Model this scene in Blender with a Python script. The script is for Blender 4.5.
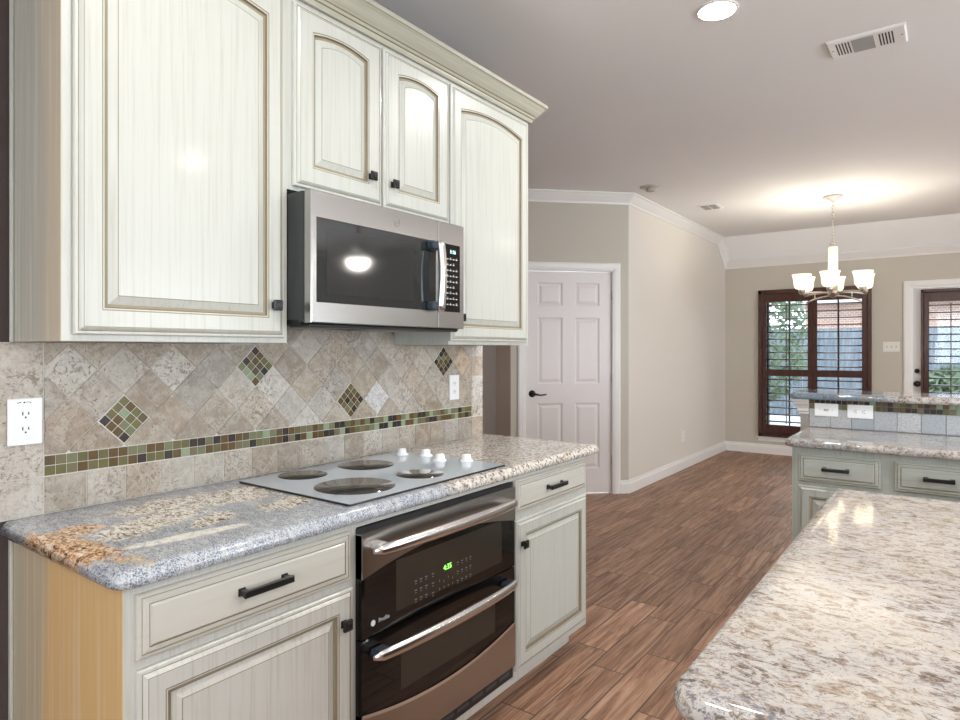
import bpy, bmesh, math, random
from mathutils import Matrix, Vector
random.seed(7)
D = bpy.data
for o in list(D.objects): D.objects.remove(o)
SC = bpy.context.scene
COL = SC.collection
# ------------------------------------------------------------------ camera, world, lights, exposure
cam = D.cameras.new('camera'); camo = D.objects.new('camera', cam); COL.objects.link(camo)
camo.location = (1.949, 0.0, 1.356)
camo.rotation_euler = (math.radians(90), 0, math.radians(36.54))
cam.sensor_width = 36; cam.lens = 635.4 * 36 / 960; cam.shift_y = -10.55 / 960; cam.clip_start = .02
SC.camera = camo
SC.view_settings.view_transform = 'Standard'; SC.view_settings.look = 'None'
SC.view_settings.gamma = 1; SC.view_settings.use_curve_mapping = False
SC.view_settings.exposure = 0.60
W = D.worlds.new('sky'); SC.world = W; W.use_nodes = True
W.node_tree.nodes['Background'].inputs[0].default_value = (.86, .93, 1, 1)
W.node_tree.nodes['Background'].inputs[1].default_value = 3.2

CEIL = 2.82
def area(name, loc, rot, sx, sy, power, col=(1, 1, 1), shape='RECTANGLE', spread=180):
    l = D.lights.new(name, 'AREA'); l.shape = shape; l.size = sx; l.size_y = sy; l.energy = power
    l.color = col; l.spread = math.radians(spread)
    o = D.objects.new(name, l); COL.objects.link(o); o.location = loc; o.rotation_euler = rot
    return o
# added lamps as daylight at unseen windows, tilted up to brighten the ceiling
area('added_daylight_right', (6.75, 1.4, 1.5), (0, math.radians(132), 0), 2.0, 3.2, 52, (.93, .97, 1))
area('added_daylight_back', (3.3, -3.75, 1.5), (math.radians(130), 0, 0), 3.4, 2.0, 70, (.95, .98, 1))
area('added_daylight_breakfast', (6.75, 4.35, 1.5), (0, math.radians(115), math.radians(-18)), 1.9, 1.9, 62, (.97, .98, 1))  # added to brighten the breakfast wall and ceiling
# recessed cans: (x, y, watts); second, third and last added unseen for light
CANS = [(1.139, 2.81, 11), (1.139, .75, 8), (1.139, -1.3, 8), (3.8, -.15, 20), (3.4, 2.6, 9), (3.6, 7.2, 10)]
for x, y, w in CANS:
    area('can_lamp', (x, y, CEIL - .022), (0, 0, 0), .13, .13, w, (1, .97, .92), 'DISK', 170)

# ------------------------------------------------------------------ helpers
MWX = {}
def mat_of(o): return MWX.get(o.name, Matrix.Identity(4)) if o else Matrix.Identity(4)
def tag(o, label=None, cat=None, group=None, kind=None):
    if label: o['label'] = label
    if cat: o['category'] = cat
    if group: o['group'] = group
    if kind: o['kind'] = kind
    return o
def thing(name, label, cat, loc=(0, 0, 0), rz=0, group=None, kind=None):
    o = D.objects.new(name, None); COL.objects.link(o)
    o.empty_display_size = .1
    o.location = loc; o.rotation_euler = (0, 0, rz)
    MWX[o.name] = Matrix.Translation(loc) @ Matrix.Rotation(rz, 4, 'Z')
    return tag(o, label, cat, group, kind)
class MB:
    def __init__(s):
        s.b = bmesh.new(); s.cl = None
    def color_layer(s): s.cl = s.b.loops.layers.float_color.new('tint')
    def face(s, pts, mat=0, smooth=False, col=None):
        vs = [s.b.verts.new(p) for p in pts]
        f = s.b.faces.new(vs); f.material_index = mat; f.smooth = smooth
        if s.cl and col:
            for l in f.loops: l[s.cl] = (*col, 1)
        return f
    def box(s, a, b, mat=0, bev=0, col=None, seg=1):
        x0, x1 = sorted((a[0], b[0])); y0, y1 = sorted((a[1], b[1])); z0, z1 = sorted((a[2], b[2]))
        t = bmesh.new(); bmesh.ops.create_cube(t, size=1)
        for v in t.verts:
            v.co = Vector(((x0 + x1) / 2 + v.co.x * (x1 - x0), (y0 + y1) / 2 + v.co.y * (y1 - y0), (z0 + z1) / 2 + v.co.z * (z1 - z0)))
        if bev: bmesh.ops.bevel(t, geom=t.edges[:], offset=bev, segments=seg, affect='EDGES', profile=.5)
        s.merge(t, mat, False, col); return s
    def merge(s, t, mat=0, smooth=False, col=None, M=None):
        if M is not None: t.transform(M)
        mp = {v: s.b.verts.new(v.co) for v in t.verts}
        for f in t.faces:
            try: g = s.b.faces.new([mp[v] for v in f.verts])
            except ValueError: continue
            g.material_index = mat; g.smooth = smooth or f.smooth
            if s.cl and col:
                for l in g.loops: l[s.cl] = (*col, 1)
        t.free(); return s
    def rings(s, rs, mats=None, cap0=True, cap1=True, closed=True, smooth=False, capmat=0):
        """rs: list of rings (equal point counts); bands between them"""
        R = [[s.b.verts.new(p) for p in r] for r in rs]
        n = len(rs[0])
        for k in range(len(R) - 1):
            for i in range(n if closed else n - 1):
                j = (i + 1) % n
                try: f = s.b.faces.new((R[k][i], R[k][j], R[k + 1][j], R[k + 1][i]))
                except ValueError: continue
                f.material_index = mats[k] if mats else 0; f.smooth = smooth
        for flag, r in ((cap0, R[0]), (cap1, R[-1])):
            if flag and closed:
                try:
                    f = s.b.faces.new(r); f.material_index = capmat
                except ValueError: pass
        return s
    def tube(s, pts, r, n=12, mat=0, flat=1.0, up=Vector((0, 0, 1))):
        pts = [Vector(p) for p in pts]; rs = []
        for i, p in enumerate(pts):
            d = (pts[min(i + 1, len(pts) - 1)] - pts[max(i - 1, 0)]).normalized()
            a = d.cross(up)
            if a.length < 1e-3: a = d.cross(Vector((1, 0, 0)))
            a.normalize(); b = a.cross(d).normalized()
            rr = r[i] if isinstance(r, (list, tuple)) else r
            rs.append([p + a * math.cos(2 * math.pi * k / n) * rr + b * math.sin(2 * math.pi * k / n) * rr * flat for k in range(n)])
        s.rings(rs, [mat] * (len(rs) - 1), smooth=True, capmat=mat); return s
    def lathe(s, prof, c=(0, 0, 0), n=32, mat=0, M=None, smooth=True):
        rs = [[Vector((max(r, 1e-4) * math.cos(2 * math.pi * k / n), max(r, 1e-4) * math.sin(2 * math.pi * k / n), z)) for k in range(n)] for r, z in prof]
        T = Matrix.Translation(c) @ (M if M is not None else Matrix.Identity(4))
        s.rings([[T @ p for p in r] for r in rs], [mat] * (len(rs) - 1), smooth=smooth, capmat=mat); return s
    def prism(s, poly, z0, z1, mat=0):
        s.rings([[(x, y, z0) for x, y in poly], [(x, y, z1) for x, y in poly]], [mat], capmat=mat); return s
    def sweep(s, path, prof, mat=0, side=1):
        """path: list of (x,y); prof: list of (out, z) closed loop; out to the right of travel if side=1"""
        P = [Vector(p) for p in path]; rs = []
        for i, p in enumerate(P):
            ds = []
            if i > 0: ds.append((P[i] - P[i - 1]).normalized())
            if i < len(P) - 1: ds.append((P[i + 1] - P[i]).normalized())
            ns = [Vector((d.y, -d.x)) * side for d in ds]
            m = ns[0] if len(ns) == 1 else (ns[0] + ns[1]) / (1 + ns[0].dot(ns[1]))
            rs.append([(p.x + m.x * o, p.y + m.y * o, z) for o, z in prof])
        s.rings(rs, [mat] * (len(rs) - 1), capmat=mat); return s
    def build(s, name, mats, parent=None, local=False, origin=None, keepn=False):
        if not keepn: bmesh.ops.recalc_face_normals(s.b, faces=s.b.faces[:])
        M = mat_of(parent) if parent else (Matrix.Translation(origin) if origin else Matrix.Identity(4))
        if not local: s.b.transform(M.inverted())
        me = D.meshes.new(name); s.b.to_mesh(me); s.b.free()
        if not isinstance(mats, (list, tuple)): mats = [mats]
        for m in mats: me.materials.append(m)
        o = D.objects.new(name, me); COL.objects.link(o)
        if parent: o.parent = parent
        elif origin: o.location = origin
        MWX[o.name] = M
        return o
def struct(name, mb, mats):
    o = mb.build(name, mats); o['kind'] = 'structure'; return o
def copy_tree(o, parent=None):
    c = o.copy(); COL.objects.link(c); c.parent = parent
    for ch in [q for q in D.objects if q.parent == o]: copy_tree(ch, c)
    return c
def text(s, size, M, mat, parent, name='lettering', depth=.0004):
    cu = D.curves.new('t', 'FONT'); cu.body = s; cu.size = size; cu.extrude = depth; cu.align_x = 'CENTER'; cu.align_y = 'CENTER'
    o = D.objects.new('t', cu); COL.objects.link(o)
    me = D.meshes.new_from_object(o.evaluated_get(bpy.context.evaluated_depsgraph_get()))
    D.objects.remove(o)
    me.transform(mat_of(parent).inverted() @ M); me.materials.clear(); me.materials.append(mat)
    q = D.objects.new(name, me); COL.objects.link(q); q.parent = parent; return q
# matrix for lettering on a face looking towards +x (reads along +y)
def MX(x, y, z): return Matrix(((0, 0, 1, x), (1, 0, 0, y), (0, 1, 0, z), (0, 0, 0, 1)))

# ------------------------------------------------------------------ materials
class NT:
    def __init__(s, name):
        s.m = D.materials.new(name); s.m.use_nodes = True; s.t = s.m.node_tree; s.p = s.t.nodes['Principled BSDF']
    def n(s, typ, **k):
        q = s.t.nodes.new(typ)
        for a, b in k.items(): setattr(q, a, b)
        return q
    def link(s, a, b): s.t.links.new(a, b)
    def sett(s, sock, v):
        if hasattr(v, 'is_output') or isinstance(v, bpy.types.NodeSocket): s.link(v, sock)
        else: sock.default_value = v
    def co(s, kind='Object', scale=(1, 1, 1), rot=(0, 0, 0), loc=(0, 0, 0)):
        if kind == 'World': o = s.n('ShaderNodeNewGeometry').outputs['Position']
        else: o = s.n('ShaderNodeTexCoord').outputs[kind]
        mp = s.n('ShaderNodeMapping'); s.link(o, mp.inputs[0])
        mp.inputs['Scale'].default_value = scale; mp.inputs['Rotation'].default_value = rot; mp.inputs['Location'].default_value = loc
        return mp.outputs[0]
    def noise(s, vec, scale=5, detail=4, rough=.55, dist=0):
        q = s.n('ShaderNodeTexNoise'); s.link(vec, q.inputs['Vector'])
        q.inputs['Scale'].default_value = scale; q.inputs['Detail'].default_value = detail
        q.inputs['Roughness'].default_value = rough; q.inputs['Distortion'].default_value = dist
        return q.outputs['Fac']
    def voro(s, vec, scale=5, feature='F1', out='Distance'):
        q = s.n('ShaderNodeTexVoronoi', feature=feature); s.link(vec, q.inputs['Vector']); q.inputs['Scale'].default_value = scale
        return q.outputs[out]
    def ramp(s, fac, stops):
        q = s.n('ShaderNodeValToRGB'); s.link(fac, q.inputs[0]); e = q.color_ramp.elements
        while len(e) < len(stops): e.new(.5)
        for i, (p, c) in enumerate(stops):
            e[i].position = p; e[i].color = (*c, 1) if isinstance(c, (tuple, list)) else (c, c, c, 1)
        return q.outputs[0]
    def mix(s, fac, a, b, mode='MIX'):
        q = s.n('ShaderNodeMix', data_type='RGBA', blend_type=mode)
        s.sett(q.inputs[0], fac)
        for k, v in ((6, a), (7, b)):
            if isinstance(v, (tuple, list)): v = (*v, 1) if len(v) == 3 else v
            s.sett(q.inputs[k], v)
        return q.outputs[2]
    def math(s, op, a, b=0, c=None, clamp=False):
        q = s.n('ShaderNodeMath', operation=op, use_clamp=clamp)
        s.sett(q.inputs[0], a); s.sett(q.inputs[1], b)
        if c is not None: s.sett(q.inputs[2], c)
        return q.outputs[0]
    def sep(s, vec):
        q = s.n('ShaderNodeSeparateXYZ'); s.link(vec, q.inputs[0]); return q.outputs
    def sstep(s, v, lo, hi):
        q = s.n('ShaderNodeMapRange', interpolation_type='SMOOTHSTEP'); s.link(v, q.inputs[0])
        q.inputs[1].default_value = lo; q.inputs[2].default_value = hi; return q.outputs[0]
    def out(s, col=None, rough=None, metal=0, bump=None, bstr=.2, bdist=.002, coat=0, spec=None, aniso=0):
        if col is not None: s.sett(s.p.inputs['Base Color'], (*col, 1) if isinstance(col, (tuple, list)) else col)
        if rough is not None: s.sett(s.p.inputs['Roughness'], rough)
        s.p.inputs['Metallic'].default_value = metal
        if coat: s.p.inputs['Coat Weight'].default_value = coat; s.p.inputs['Coat Roughness'].default_value = .12
        if spec is not None: s.p.inputs['Specular IOR Level'].default_value = spec
        if aniso: s.p.inputs['Anisotropic'].default_value = aniso
        if bump is not None:
            b = s.n('ShaderNodeBump'); s.link(bump, b.inputs['Height']); b.inputs['Strength'].default_value = bstr
            b.inputs['Distance'].default_value = bdist; s.link(b.outputs[0], s.p.inputs['Normal'])
        return s.m
def simple(name, col, rough=.5, metal=0, coat=0, var=.06, vs=30, spec=None):
    n = NT(name); f = n.noise(n.co(), vs, 3)
    c = n.mix(f, tuple(min(1, x * (1 + var)) for x in col), tuple(x * (1 - var) for x in col))
    return n.out(c, rough, metal, coat=coat, spec=spec)
def emit(name, col, st):
    n = NT(name); n.p.inputs['Base Color'].default_value = (*col, 1)
    n.p.inputs['Emission Color'].default_value = (*col, 1); n.p.inputs['Emission Strength'].default_value = st
    return n.m
def cream(name, scale, a=(.525, .535, .495), b=(.42, .42, .365)):
    n = NT(name)
    f = n.noise(n.co('World', scale), 1, 5, .65); g = n.noise(n.co('World'), 3, 2)
    k = n.math('MULTIPLY', n.sstep(f, .45, .75), n.math('ADD', .22, g))
    c = n.mix(k, a, b)
    return n.out(c, .36, bump=f, bstr=.05, coat=.18)
M_CREAM = cream('glazed cream paint, upright grain', (110, 110, 2.5))
M_CREAMH = cream('glazed cream paint, level grain', (60, 3, 110), (.56, .545, .495), (.50, .47, .415))
M_CREAML = cream('glazed cream paint, lower doors', (110, 110, 2.5), (.575, .57, .535), (.44, .425, .37))
M_SAGE = cream('sage grey glazed paint', (110, 110, 2.5), (.42, .445, .405), (.29, .31, .265))
M_SAGEH = cream('sage grey glazed paint, level grain', (3, 60, 110), (.42, .445, .405), (.29, .31, .265))
M_GLAZE = simple('brown glaze in the grooves', (.20, .155, .10), .5)
M_GLAZE2 = simple('olive brown glaze', (.27, .235, .155), .5)
def endpanel(name, a, b, c):
    n = NT(name); v = n.co('World', (60, 60, 1.2)); f = n.noise(v, 1, 5, .6)
    w = n.sep(n.co('World'))[0]; g = n.noise(n.co('World', (9, 9, .8)), 1, 2)
    side = n.sstep(n.math('ADD', w, n.math('MULTIPLY', n.math('SUBTRACT', g, .5), .3)), .08, .30)
    col = n.mix(side, a, n.mix(f, b, c))
    return n.out(n.mix(n.math('MULTIPLY', n.sstep(f, .45, .7), .3), col, (.93, .88, .76)), .38, coat=.15)
M_ENDLOW = endpanel('maple end panel', (.52, .45, .33), (.80, .54, .25), (.72, .45, .185))
M_ENDUP = endpanel('upper end panel with painted cool light', (.50, .49, .43), (.70, .60, .46), (.62, .53, .40))  # upper maple panel, with the cooler light painted into its colour
def plaster(name, col, bs=.08):
    n = NT(name); f = n.noise(n.co('World'), 140, 3); g = n.noise(n.co('World'), 1.5, 2)
    return n.out(n.mix(g, tuple(x * 1.02 for x in col), tuple(x * .98 for x in col)), .75, bump=f, bstr=bs, bdist=.003, spec=.25)
M_WALL = plaster('greige wall paint', (.57, .53, .46))
M_WALLL = plaster('light warm wall paint', (.75, .705, .64))
M_DARKW = plaster('espresso wall paint', (.085, .065, .063), .5)
M_CEIL = plaster('ceiling paint', (.88, .87, .865), .25)
M_TRIM = simple('white trim paint', (.84, .82, .80), .35, var=.01)
M_DOORP = simple('white door paint with painted shade', (.78, .73, .72), .38, var=.01)  # white paint with its pinkish shade put into the colour
M_BLACK = simple('oil rubbed bronze', (.018, .017, .018), .32, .3)
M_BLK = simple('black plastic', (.012, .012, .013), .4)
M_GLOSS = simple('gloss black glass', (.006, .005, .005), .035, coat=.0, spec=.5)
M_MWG = simple('microwave window glass', (.02, .024, .026), .05, spec=1.0)
M_INNER = simple('dim glass window inlay', (.035, .03, .024), .12)
M_WHITEP = simple('white plastic', (.86, .87, .88), .3, var=.01)
M_OFFP = simple('ivory plastic', (.80, .77, .71), .35, var=.01)
M_HOLE = simple('dark slot', (.02, .02, .02), .6)
def brushed(name, col, rough, scale):
    n = NT(name); f = n.noise(n.co('World', scale), 1, 4, .6)
    return n.out(n.mix(f, tuple(x * 1.015 for x in col), tuple(x * .985 for x in col)), n.math('ADD', rough, n.math('MULTIPLY', f, .03)), 1, aniso=.5)
M_STEEL = brushed('brushed stainless steel', (.43, .42, .41), .24, (4, 4, 400))
M_STEELV = brushed('brushed steel handle', (.72, .71, .71), .2, (200, 200, 8))
M_CHROME = simple('bright steel edge', (.85, .85, .86), .15, 1)
M_NICKEL = simple('brushed nickel', (.50, .46, .41), .30, .9)
M_BROWN = None
def wood(name, a, b, scale=(3, 40, 40), rough=.4):
    n = NT(name); f = n.noise(n.co('World', scale), 1, 5, .6, .6)
    return n.out(n.mix(n.sstep(f, .3, .7), a, b), rough, coat=.2)
M_BROWN = wood('red brown shutter wood', (.085, .027, .017), (.05, .016, .011), (30, 30, 4), .35)
M_ISLW = wood('dark stained island wood', (.10, .055, .035), (.05, .026, .018), (30, 30, 3))
M_FENCE = wood('weathered fence boards', (.21, .24, .27), (.11, .14, .18), (20, 20, 2), .8)
M_TEXT = simple('pale print', (.52, .52, .54), .5)
M_MARK = simple('white print', (.8, .8, .8), .5)
M_GREEN = emit('green display', (.25, 1, .12), 1.6)
M_CYAN = emit('cyan display', (.55, .93, 1), 1.6)
M_CANL = emit('can lens', (1, .98, .95), 30)
M_FANL = emit('fan bowl glass', (1, .95, .86), 48)
def shade_glass():
    n = NT('frosted lit shade glass'); z = n.sep(n.co('Object'))[2]
    f = n.sstep(z, .0, .13)
    n.p.inputs['Base Color'].default_value = (.9, .86, .74, 1); n.p.inputs['Roughness'].default_value = .35
    n.p.inputs['Emission Color'].default_value = (1, .93, .74, 1)
    n.p.inputs['Emission Strength'].default_value = .45
    n.p.inputs['Transmission Weight'].default_value = .15
    return n.m
M_SHADE = shade_glass()
M_BULB = emit('bulb', (1, .95, .86), 25)
M_COLUMN = simple('cream alabaster column', (.66, .60, .47), .35)
def pane_mat():
    n = NT('window glass'); t = n.n('ShaderNodeBsdfTransparent'); g = n.n('ShaderNodeBsdfGlossy'); g.inputs['Roughness'].default_value = .01
    t.inputs[0].default_value = (.93, .96, .97, 1); m = n.n('ShaderNodeMixShader'); fr = n.n('ShaderNodeFresnel'); fr.inputs[0].default_value = 1.45
    n.link(fr.outputs[0], m.inputs[0]); n.link(t.outputs[0], m.inputs[1]); n.link(g.outputs[0], m.inputs[2])
    n.link(m.outputs[0], n.t.nodes['Material Output'].inputs[0]); return n.m
M_PANE = pane_mat()
def floor_mat():
    n = NT('wood look plank tile'); P = n.co('World'); s = n.sep(P)
    rx = n.math('DIVIDE', n.math('SUBTRACT', s[0], .5625), .1478)
    row = n.math('FLOOR', rx); fx = n.math('SUBTRACT', rx, row)
    wn = n.n('ShaderNodeTexWhiteNoise', noise_dimensions='1D'); n.link(n.math('ADD', row, 3.7), wn.inputs['W'])
    # the first three rows beside the cabinets are set as measured, others run at random offsets
    o = n.math('MULTIPLY', wn.outputs['Value'], .6185)
    for k, v in ((0, .157), (1, .012), (2, .246)):
        o = n.math('ADD', n.math('MULTIPLY', o, n.math('SUBTRACT', 1, n.math('COMPARE', row, k, .1))), n.math('MULTIPLY', n.math('COMPARE', row, k, .1), v))
    ry = n.math('DIVIDE', n.math('SUBTRACT', s[1], o), .6185)
    pl = n.math('FLOOR', ry); fy = n.math('SUBTRACT', ry, pl)
    ex = n.math('MULTIPLY', n.math('MINIMUM', fx, n.math('SUBTRACT', 1, fx)), .1478)
    ey = n.math('MULTIPLY', n.math('MINIMUM', fy, n.math('SUBTRACT', 1, fy)), .6185)
    e = n.math('MINIMUM', ex, ey)
    grout = n.math('SUBTRACT', 1, n.sstep(e, .0014, .0036))
    cmb = n.n('ShaderNodeCombineXYZ'); n.link(row, cmb.inputs[0]); n.link(pl, cmb.inputs[1])
    w2 = n.n('ShaderNodeTexWhiteNoise', noise_dimensions='2D'); n.link(cmb.outputs[0], w2.inputs['Vector'])
    sh = n.n('ShaderNodeVectorMath', operation='MULTIPLY_ADD'); n.link(w2.outputs['Color'], sh.inputs[0]); sh.inputs[1].default_value = (9, 9, 9); n.link(P, sh.inputs[2])
    mp = n.n('ShaderNodeMapping'); n.link(sh.outputs[0], mp.inputs[0]); mp.inputs['Scale'].default_value = (42, 2.2, 1)
    g1 = n.noise(mp.outputs[0], 1, 8, .70, .9)
    mp2 = n.n('ShaderNodeMapping'); n.link(sh.outputs[0], mp2.inputs[0]); mp2.inputs['Scale'].default_value = (170, 5, 1)
    g2 = n.noise(mp2.outputs[0], 1, 6, .65, .7)
    base = n.ramp(g1, [(.34, (.13, .060, .034)), (.45, (.26, .135, .080)), (.55, (.375, .215, .137)), (.68, (.50, .315, .21))])
    base = n.mix(n.math('MULTIPLY', n.sstep(g2, .5, .68), .45), base, (.17, .085, .052))
    tint = n.math('ADD', .80, n.math('MULTIPLY', w2.outputs['Value'], .36))
    cc = n.n('ShaderNodeCombineXYZ'); [n.link(tint, cc.inputs[i]) for i in range(3)]
    base = n.mix(1.0, base, cc.outputs[0], 'MULTIPLY')
    col = n.mix(grout, base, (.07, .045, .035))
    h = n.math('SUBTRACT', n.math('MULTIPLY', n.math('ADD', g1, g2), .35), grout)
    return n.out(col, n.math('ADD', .36, n.math('MULTIPLY', g2, .22)), bump=h, bstr=.5, bdist=.003)
M_FLOOR = floor_mat()
def travertine():
    n = NT('tumbled travertine'); a = n.n('ShaderNodeVertexColor', layer_name='tint').outputs[0]
    r = n.sep(a)[0]; P = n.co('World')
    f = n.noise(P, 18, 6, .65, 1.2); g = n.noise(P, 80, 5, .7, .6); p = n.noise(P, 120, 3, .6, .4); pm = n.noise(P, 7, 2)
    c = n.mix(n.sstep(f, .38, .64), n.mix(.18, a, (.30, .24, .18)), n.mix(.32, a, (.70, .66, .60)))
    rot = n.noise(P, 5, 2); ck = n.noise(n.co('World', (1, 1, 1), (.4, 0, 0)), 34, 6, .75, 2.2)
    c = n.mix(n.math('MULTIPLY', n.sstep(g, .48, .66), .6), c, (.34, .27, .21))
    c = n.mix(n.math('MULTIPLY', n.math('MULTIPLY', n.sstep(ck, .52, .58), n.sstep(rot, .42, .56)), .85), c, (.22, .17, .13))
    c = n.mix(n.math('MULTIPLY', n.sstep(n.noise(P, 150, 3, .7), .58, .70), .35), c, (.70, .68, .64))
    pit = n.math('MULTIPLY', n.sstep(p, .58, .66), n.sstep(pm, .45, .62))
    c = n.mix(pit, c, (.20, .15, .11))
    h = n.math('SUBTRACT', g, n.math('MULTIPLY', pit, 1.5))
    return n.out(c, .5, bump=h, bstr=.35, bdist=.003)
M_TRAV = travertine()
M_GROUT = simple('pale grout', (.64, .61, .56), .8)
def glass_tile():
    n = NT('glass mosaic'); a = n.n('ShaderNodeVertexColor', layer_name='tint').outputs[0]
    return n.out(n.mix(n.math('MULTIPLY', n.noise(n.co('World'), 60, 2), .10), a, (.4, .4, .3)), .35, spec=.2)
M_MOS = glass_tile()
def ell(n, s, cx, cy, rx, ry, ang, nz, amt=.5):
    """soft blotch mask in the stone, world x/y"""
    dx = n.math('SUBTRACT', s[0], cx); dy = n.math('SUBTRACT', s[1], cy); c, q = math.cos(ang), math.sin(ang)
    u = n.math('DIVIDE', n.math('ADD', n.math('MULTIPLY', dx, c), n.math('MULTIPLY', dy, q)), rx)
    v = n.math('DIVIDE', n.math('SUBTRACT', n.math('MULTIPLY', dy, c), n.math('MULTIPLY', dx, q)), ry)
    d = n.math('SQRT', n.math('ADD', n.math('MULTIPLY', u, u), n.math('MULTIPLY', v, v)))
    d = n.math('ADD', d, n.math('MULTIPLY', n.math('SUBTRACT', nz, .5), amt * 7))
    return n.math('SUBTRACT', 1, n.sstep(d, .75, 1.15))
def granite_left():
    n = NT('grey blue granite with rust and cream veins'); P = n.co('World'); s = n.sep(P)
    nz = n.noise(P, 16, 6, .72, 1.0); nz2 = n.noise(P, 30, 4, .6, .8)
    fine = n.noise(P, 260, 3, .75); med = n.noise(P, 110, 4, .65)
    # grey blue body
    g = n.ramp(fine, [(.34, (.04, .045, .06)), (.43, (.17, .19, .225)), (.51, (.34, .37, .42)), (.63, (.60, .62, .65))])
    g = n.mix(n.math('MULTIPLY', n.sstep(n.noise(n.co('World', (1, 2.2, 1), (0, 0, .3)), 22, 6, .7, .8), .46, .60), .6), g, (.58, .59, .60))
    # crackle
    vs = n.co('World', (1, 1.9, 1), (0, 0, .5))
    ck = n.noise(vs, 48, 5, .7, 1.3)
    cr = n.ramp(ck, [(.40, (.10, .08, .06)), (.455, (.38, .30, .20)), (.50, (.70, .65, .56)), (.57, (.84, .82, .78))])
    orr = n.ramp(ck, [(.40, (.06, .045, .035)), (.455, (.42, .20, .08)), (.51, (.66, .36, .16)), (.56, (.74, .60, .45)), (.62, (.78, .74, .68))])
    m1 = ell(n, s, .34, .585, .23, .060, .20, nz, .18)
    m1b = ell(n, s, .24, .665, .055, .060, .3, nz, .2)
    m2 = ell(n, s, .31, .81, .075, .20, .35, nz, .28)
    m3 = ell(n, s, .20, 1.03, .105, .28, -.12, nz, .28)
    m4 = ell(n, s, .50, .79, .026, .15, -.12, nz, .16)
    m4b = ell(n, s, .41, .92, .045, .09, .5, nz, .28)
    m5 = ell(n, s, .42, 1.15, .06, .12, .2, nz, .4)
    m6 = ell(n, s, .575, .635, .05, .03, .2, nz, .25)
    c = n.mix(n.math('MAXIMUM', n.math('MAXIMUM', m2, m3), n.math('MAXIMUM', m5, m4b)), g, cr)
    m4 = n.math('MULTIPLY', m4, n.math('ADD', .45, n.math('MULTIPLY', n.sstep(ck, .42, .52), .55)))
    c = n.mix(m4, c, n.mix(n.sstep(nz2, .5, .75), (.86, .84, .77), (.80, .62, .32)))
    c = n.mix(n.math('MULTIPLY', m6, n.sstep(nz2, .42, .6)), c, (.62, .42, .14))
    c = n.mix(n.math('MAXIMUM', m1, m1b), c, orr)
    # cream speckled region to the right
    sp = n.noise(P, 75, 5, .76, .6)
    cs = n.ramp(sp, [(.36, (.04, .036, .035)), (.435, (.22, .175, .135)), (.49, (.56, .53, .49)), (.60, (.72, .70, .67))])
    cs = n.mix(n.math('MULTIPLY', n.sstep(nz2, .5, .66), .5), cs, (.60, .48, .34))
    b = n.math('ADD', s[1], n.math('ADD', n.math('MULTIPLY', s[0], .25), n.math('MULTIPLY', n.math('SUBTRACT', nz, .5), .35)))
    c = n.mix(n.sstep(b, 1.72, 1.78), c, cs)
    return n.out(c, .12, spec=.6)
M_GRANL = granite_left()
def granite_cream(name, grey=0.0):
    n = NT(name); P = n.co('World'); s = n.sep(P)
    vs = n.co('World', (1, 1.7, 1), (0, 0, .65))
    a = n.noise(vs, 34, 8, .76, .8); b = n.noise(P, 5.5, 5, .62, .5); f = n.noise(P, 120, 3, .72); f2 = n.noise(vs, 75, 6, .78, .8); h = n.noise(P, 40, 5, .7, .6)
    body = n.mix(n.sstep(b, .38, .62), (.60, .555, .505), (.52, .49, .475))
    body = n.mix(n.math('MULTIPLY', n.sstep(h, .50, .66), .5), body, (.68, .655, .62))
    if grey > 1: body = n.mix(n.math('SUBTRACT', 1, n.sstep(n.math('ADD', s[0], n.math('MULTIPLY', n.noise(P, 9, 4), .2)), 1.72, 1.84)), body, (.16, .24, .32))  # bar only: blue window reflection painted into the left part of the stone
    elif grey: body = n.mix(n.math('MULTIPLY', n.sstep(n.noise(P, 4, 3), .35, .6), grey), body, (.32, .345, .37))
    c = n.mix(n.math('MULTIPLY', n.sstep(a, .48, .58), .75), body, (.33, .235, .15))
    k = n.sstep(n.math('ADD', a, n.math('MULTIPLY', n.math('SUBTRACT', b, .5), .45)), .52, .63)
    c = n.mix(n.math('MULTIPLY', k, n.math('MULTIPLY', n.sstep(f2, .46, .53), .9)), c, (.09, .072, .065))
    c = n.mix(n.math('MULTIPLY', n.sstep(n.noise(P, 90, 5, .75, .5), .56, .64), .55 if not grey else .85), c, (.20, .175, .16))
    c = n.mix(n.math('MULTIPLY', n.sstep(f, .60 if not grey else .545, .68 if not grey else .62), .8), c, (.12, .11, .12))
    if not grey:
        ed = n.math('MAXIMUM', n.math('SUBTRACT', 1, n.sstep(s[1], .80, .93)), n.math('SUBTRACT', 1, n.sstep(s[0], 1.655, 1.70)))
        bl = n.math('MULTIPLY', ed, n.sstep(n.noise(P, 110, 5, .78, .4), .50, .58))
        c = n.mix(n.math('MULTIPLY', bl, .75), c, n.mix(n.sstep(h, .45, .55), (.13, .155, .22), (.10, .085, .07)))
    return n.out(c, .045, spec=.6)
M_GRANI = granite_cream('cream island granite')
M_GRANP = granite_cream('grey cream peninsula granite', .75)
M_GRANB = granite_cream('bar granite with painted reflection', 1.5)  # the slate blue is a reflection put into the stone colour
def grey_tile():
    n = NT('grey stone tile'); a = n.n('ShaderNodeVertexColor', layer_name='tint').outputs[0]
    f = n.noise(n.co('World'), 150, 5, .75)
    return n.out(n.mix(n.math('MULTIPLY', n.sstep(f, .45, .6), .7), a, (.26, .28, .30)), .3)
M_GTILE = grey_tile()
def cooktop_glass():
    n = NT('blue grey ceramic glass'); f = n.noise(n.co('World'), 700, 2)
    return n.out(n.mix(f, (.40, .46, .53), (.52, .58, .65)), .07, spec=.8)
M_COOK = cooktop_glass()
M_BURN = simple('dark burner ring glass', (.035, .032, .028), .05, vs=200, spec=.8)
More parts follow.
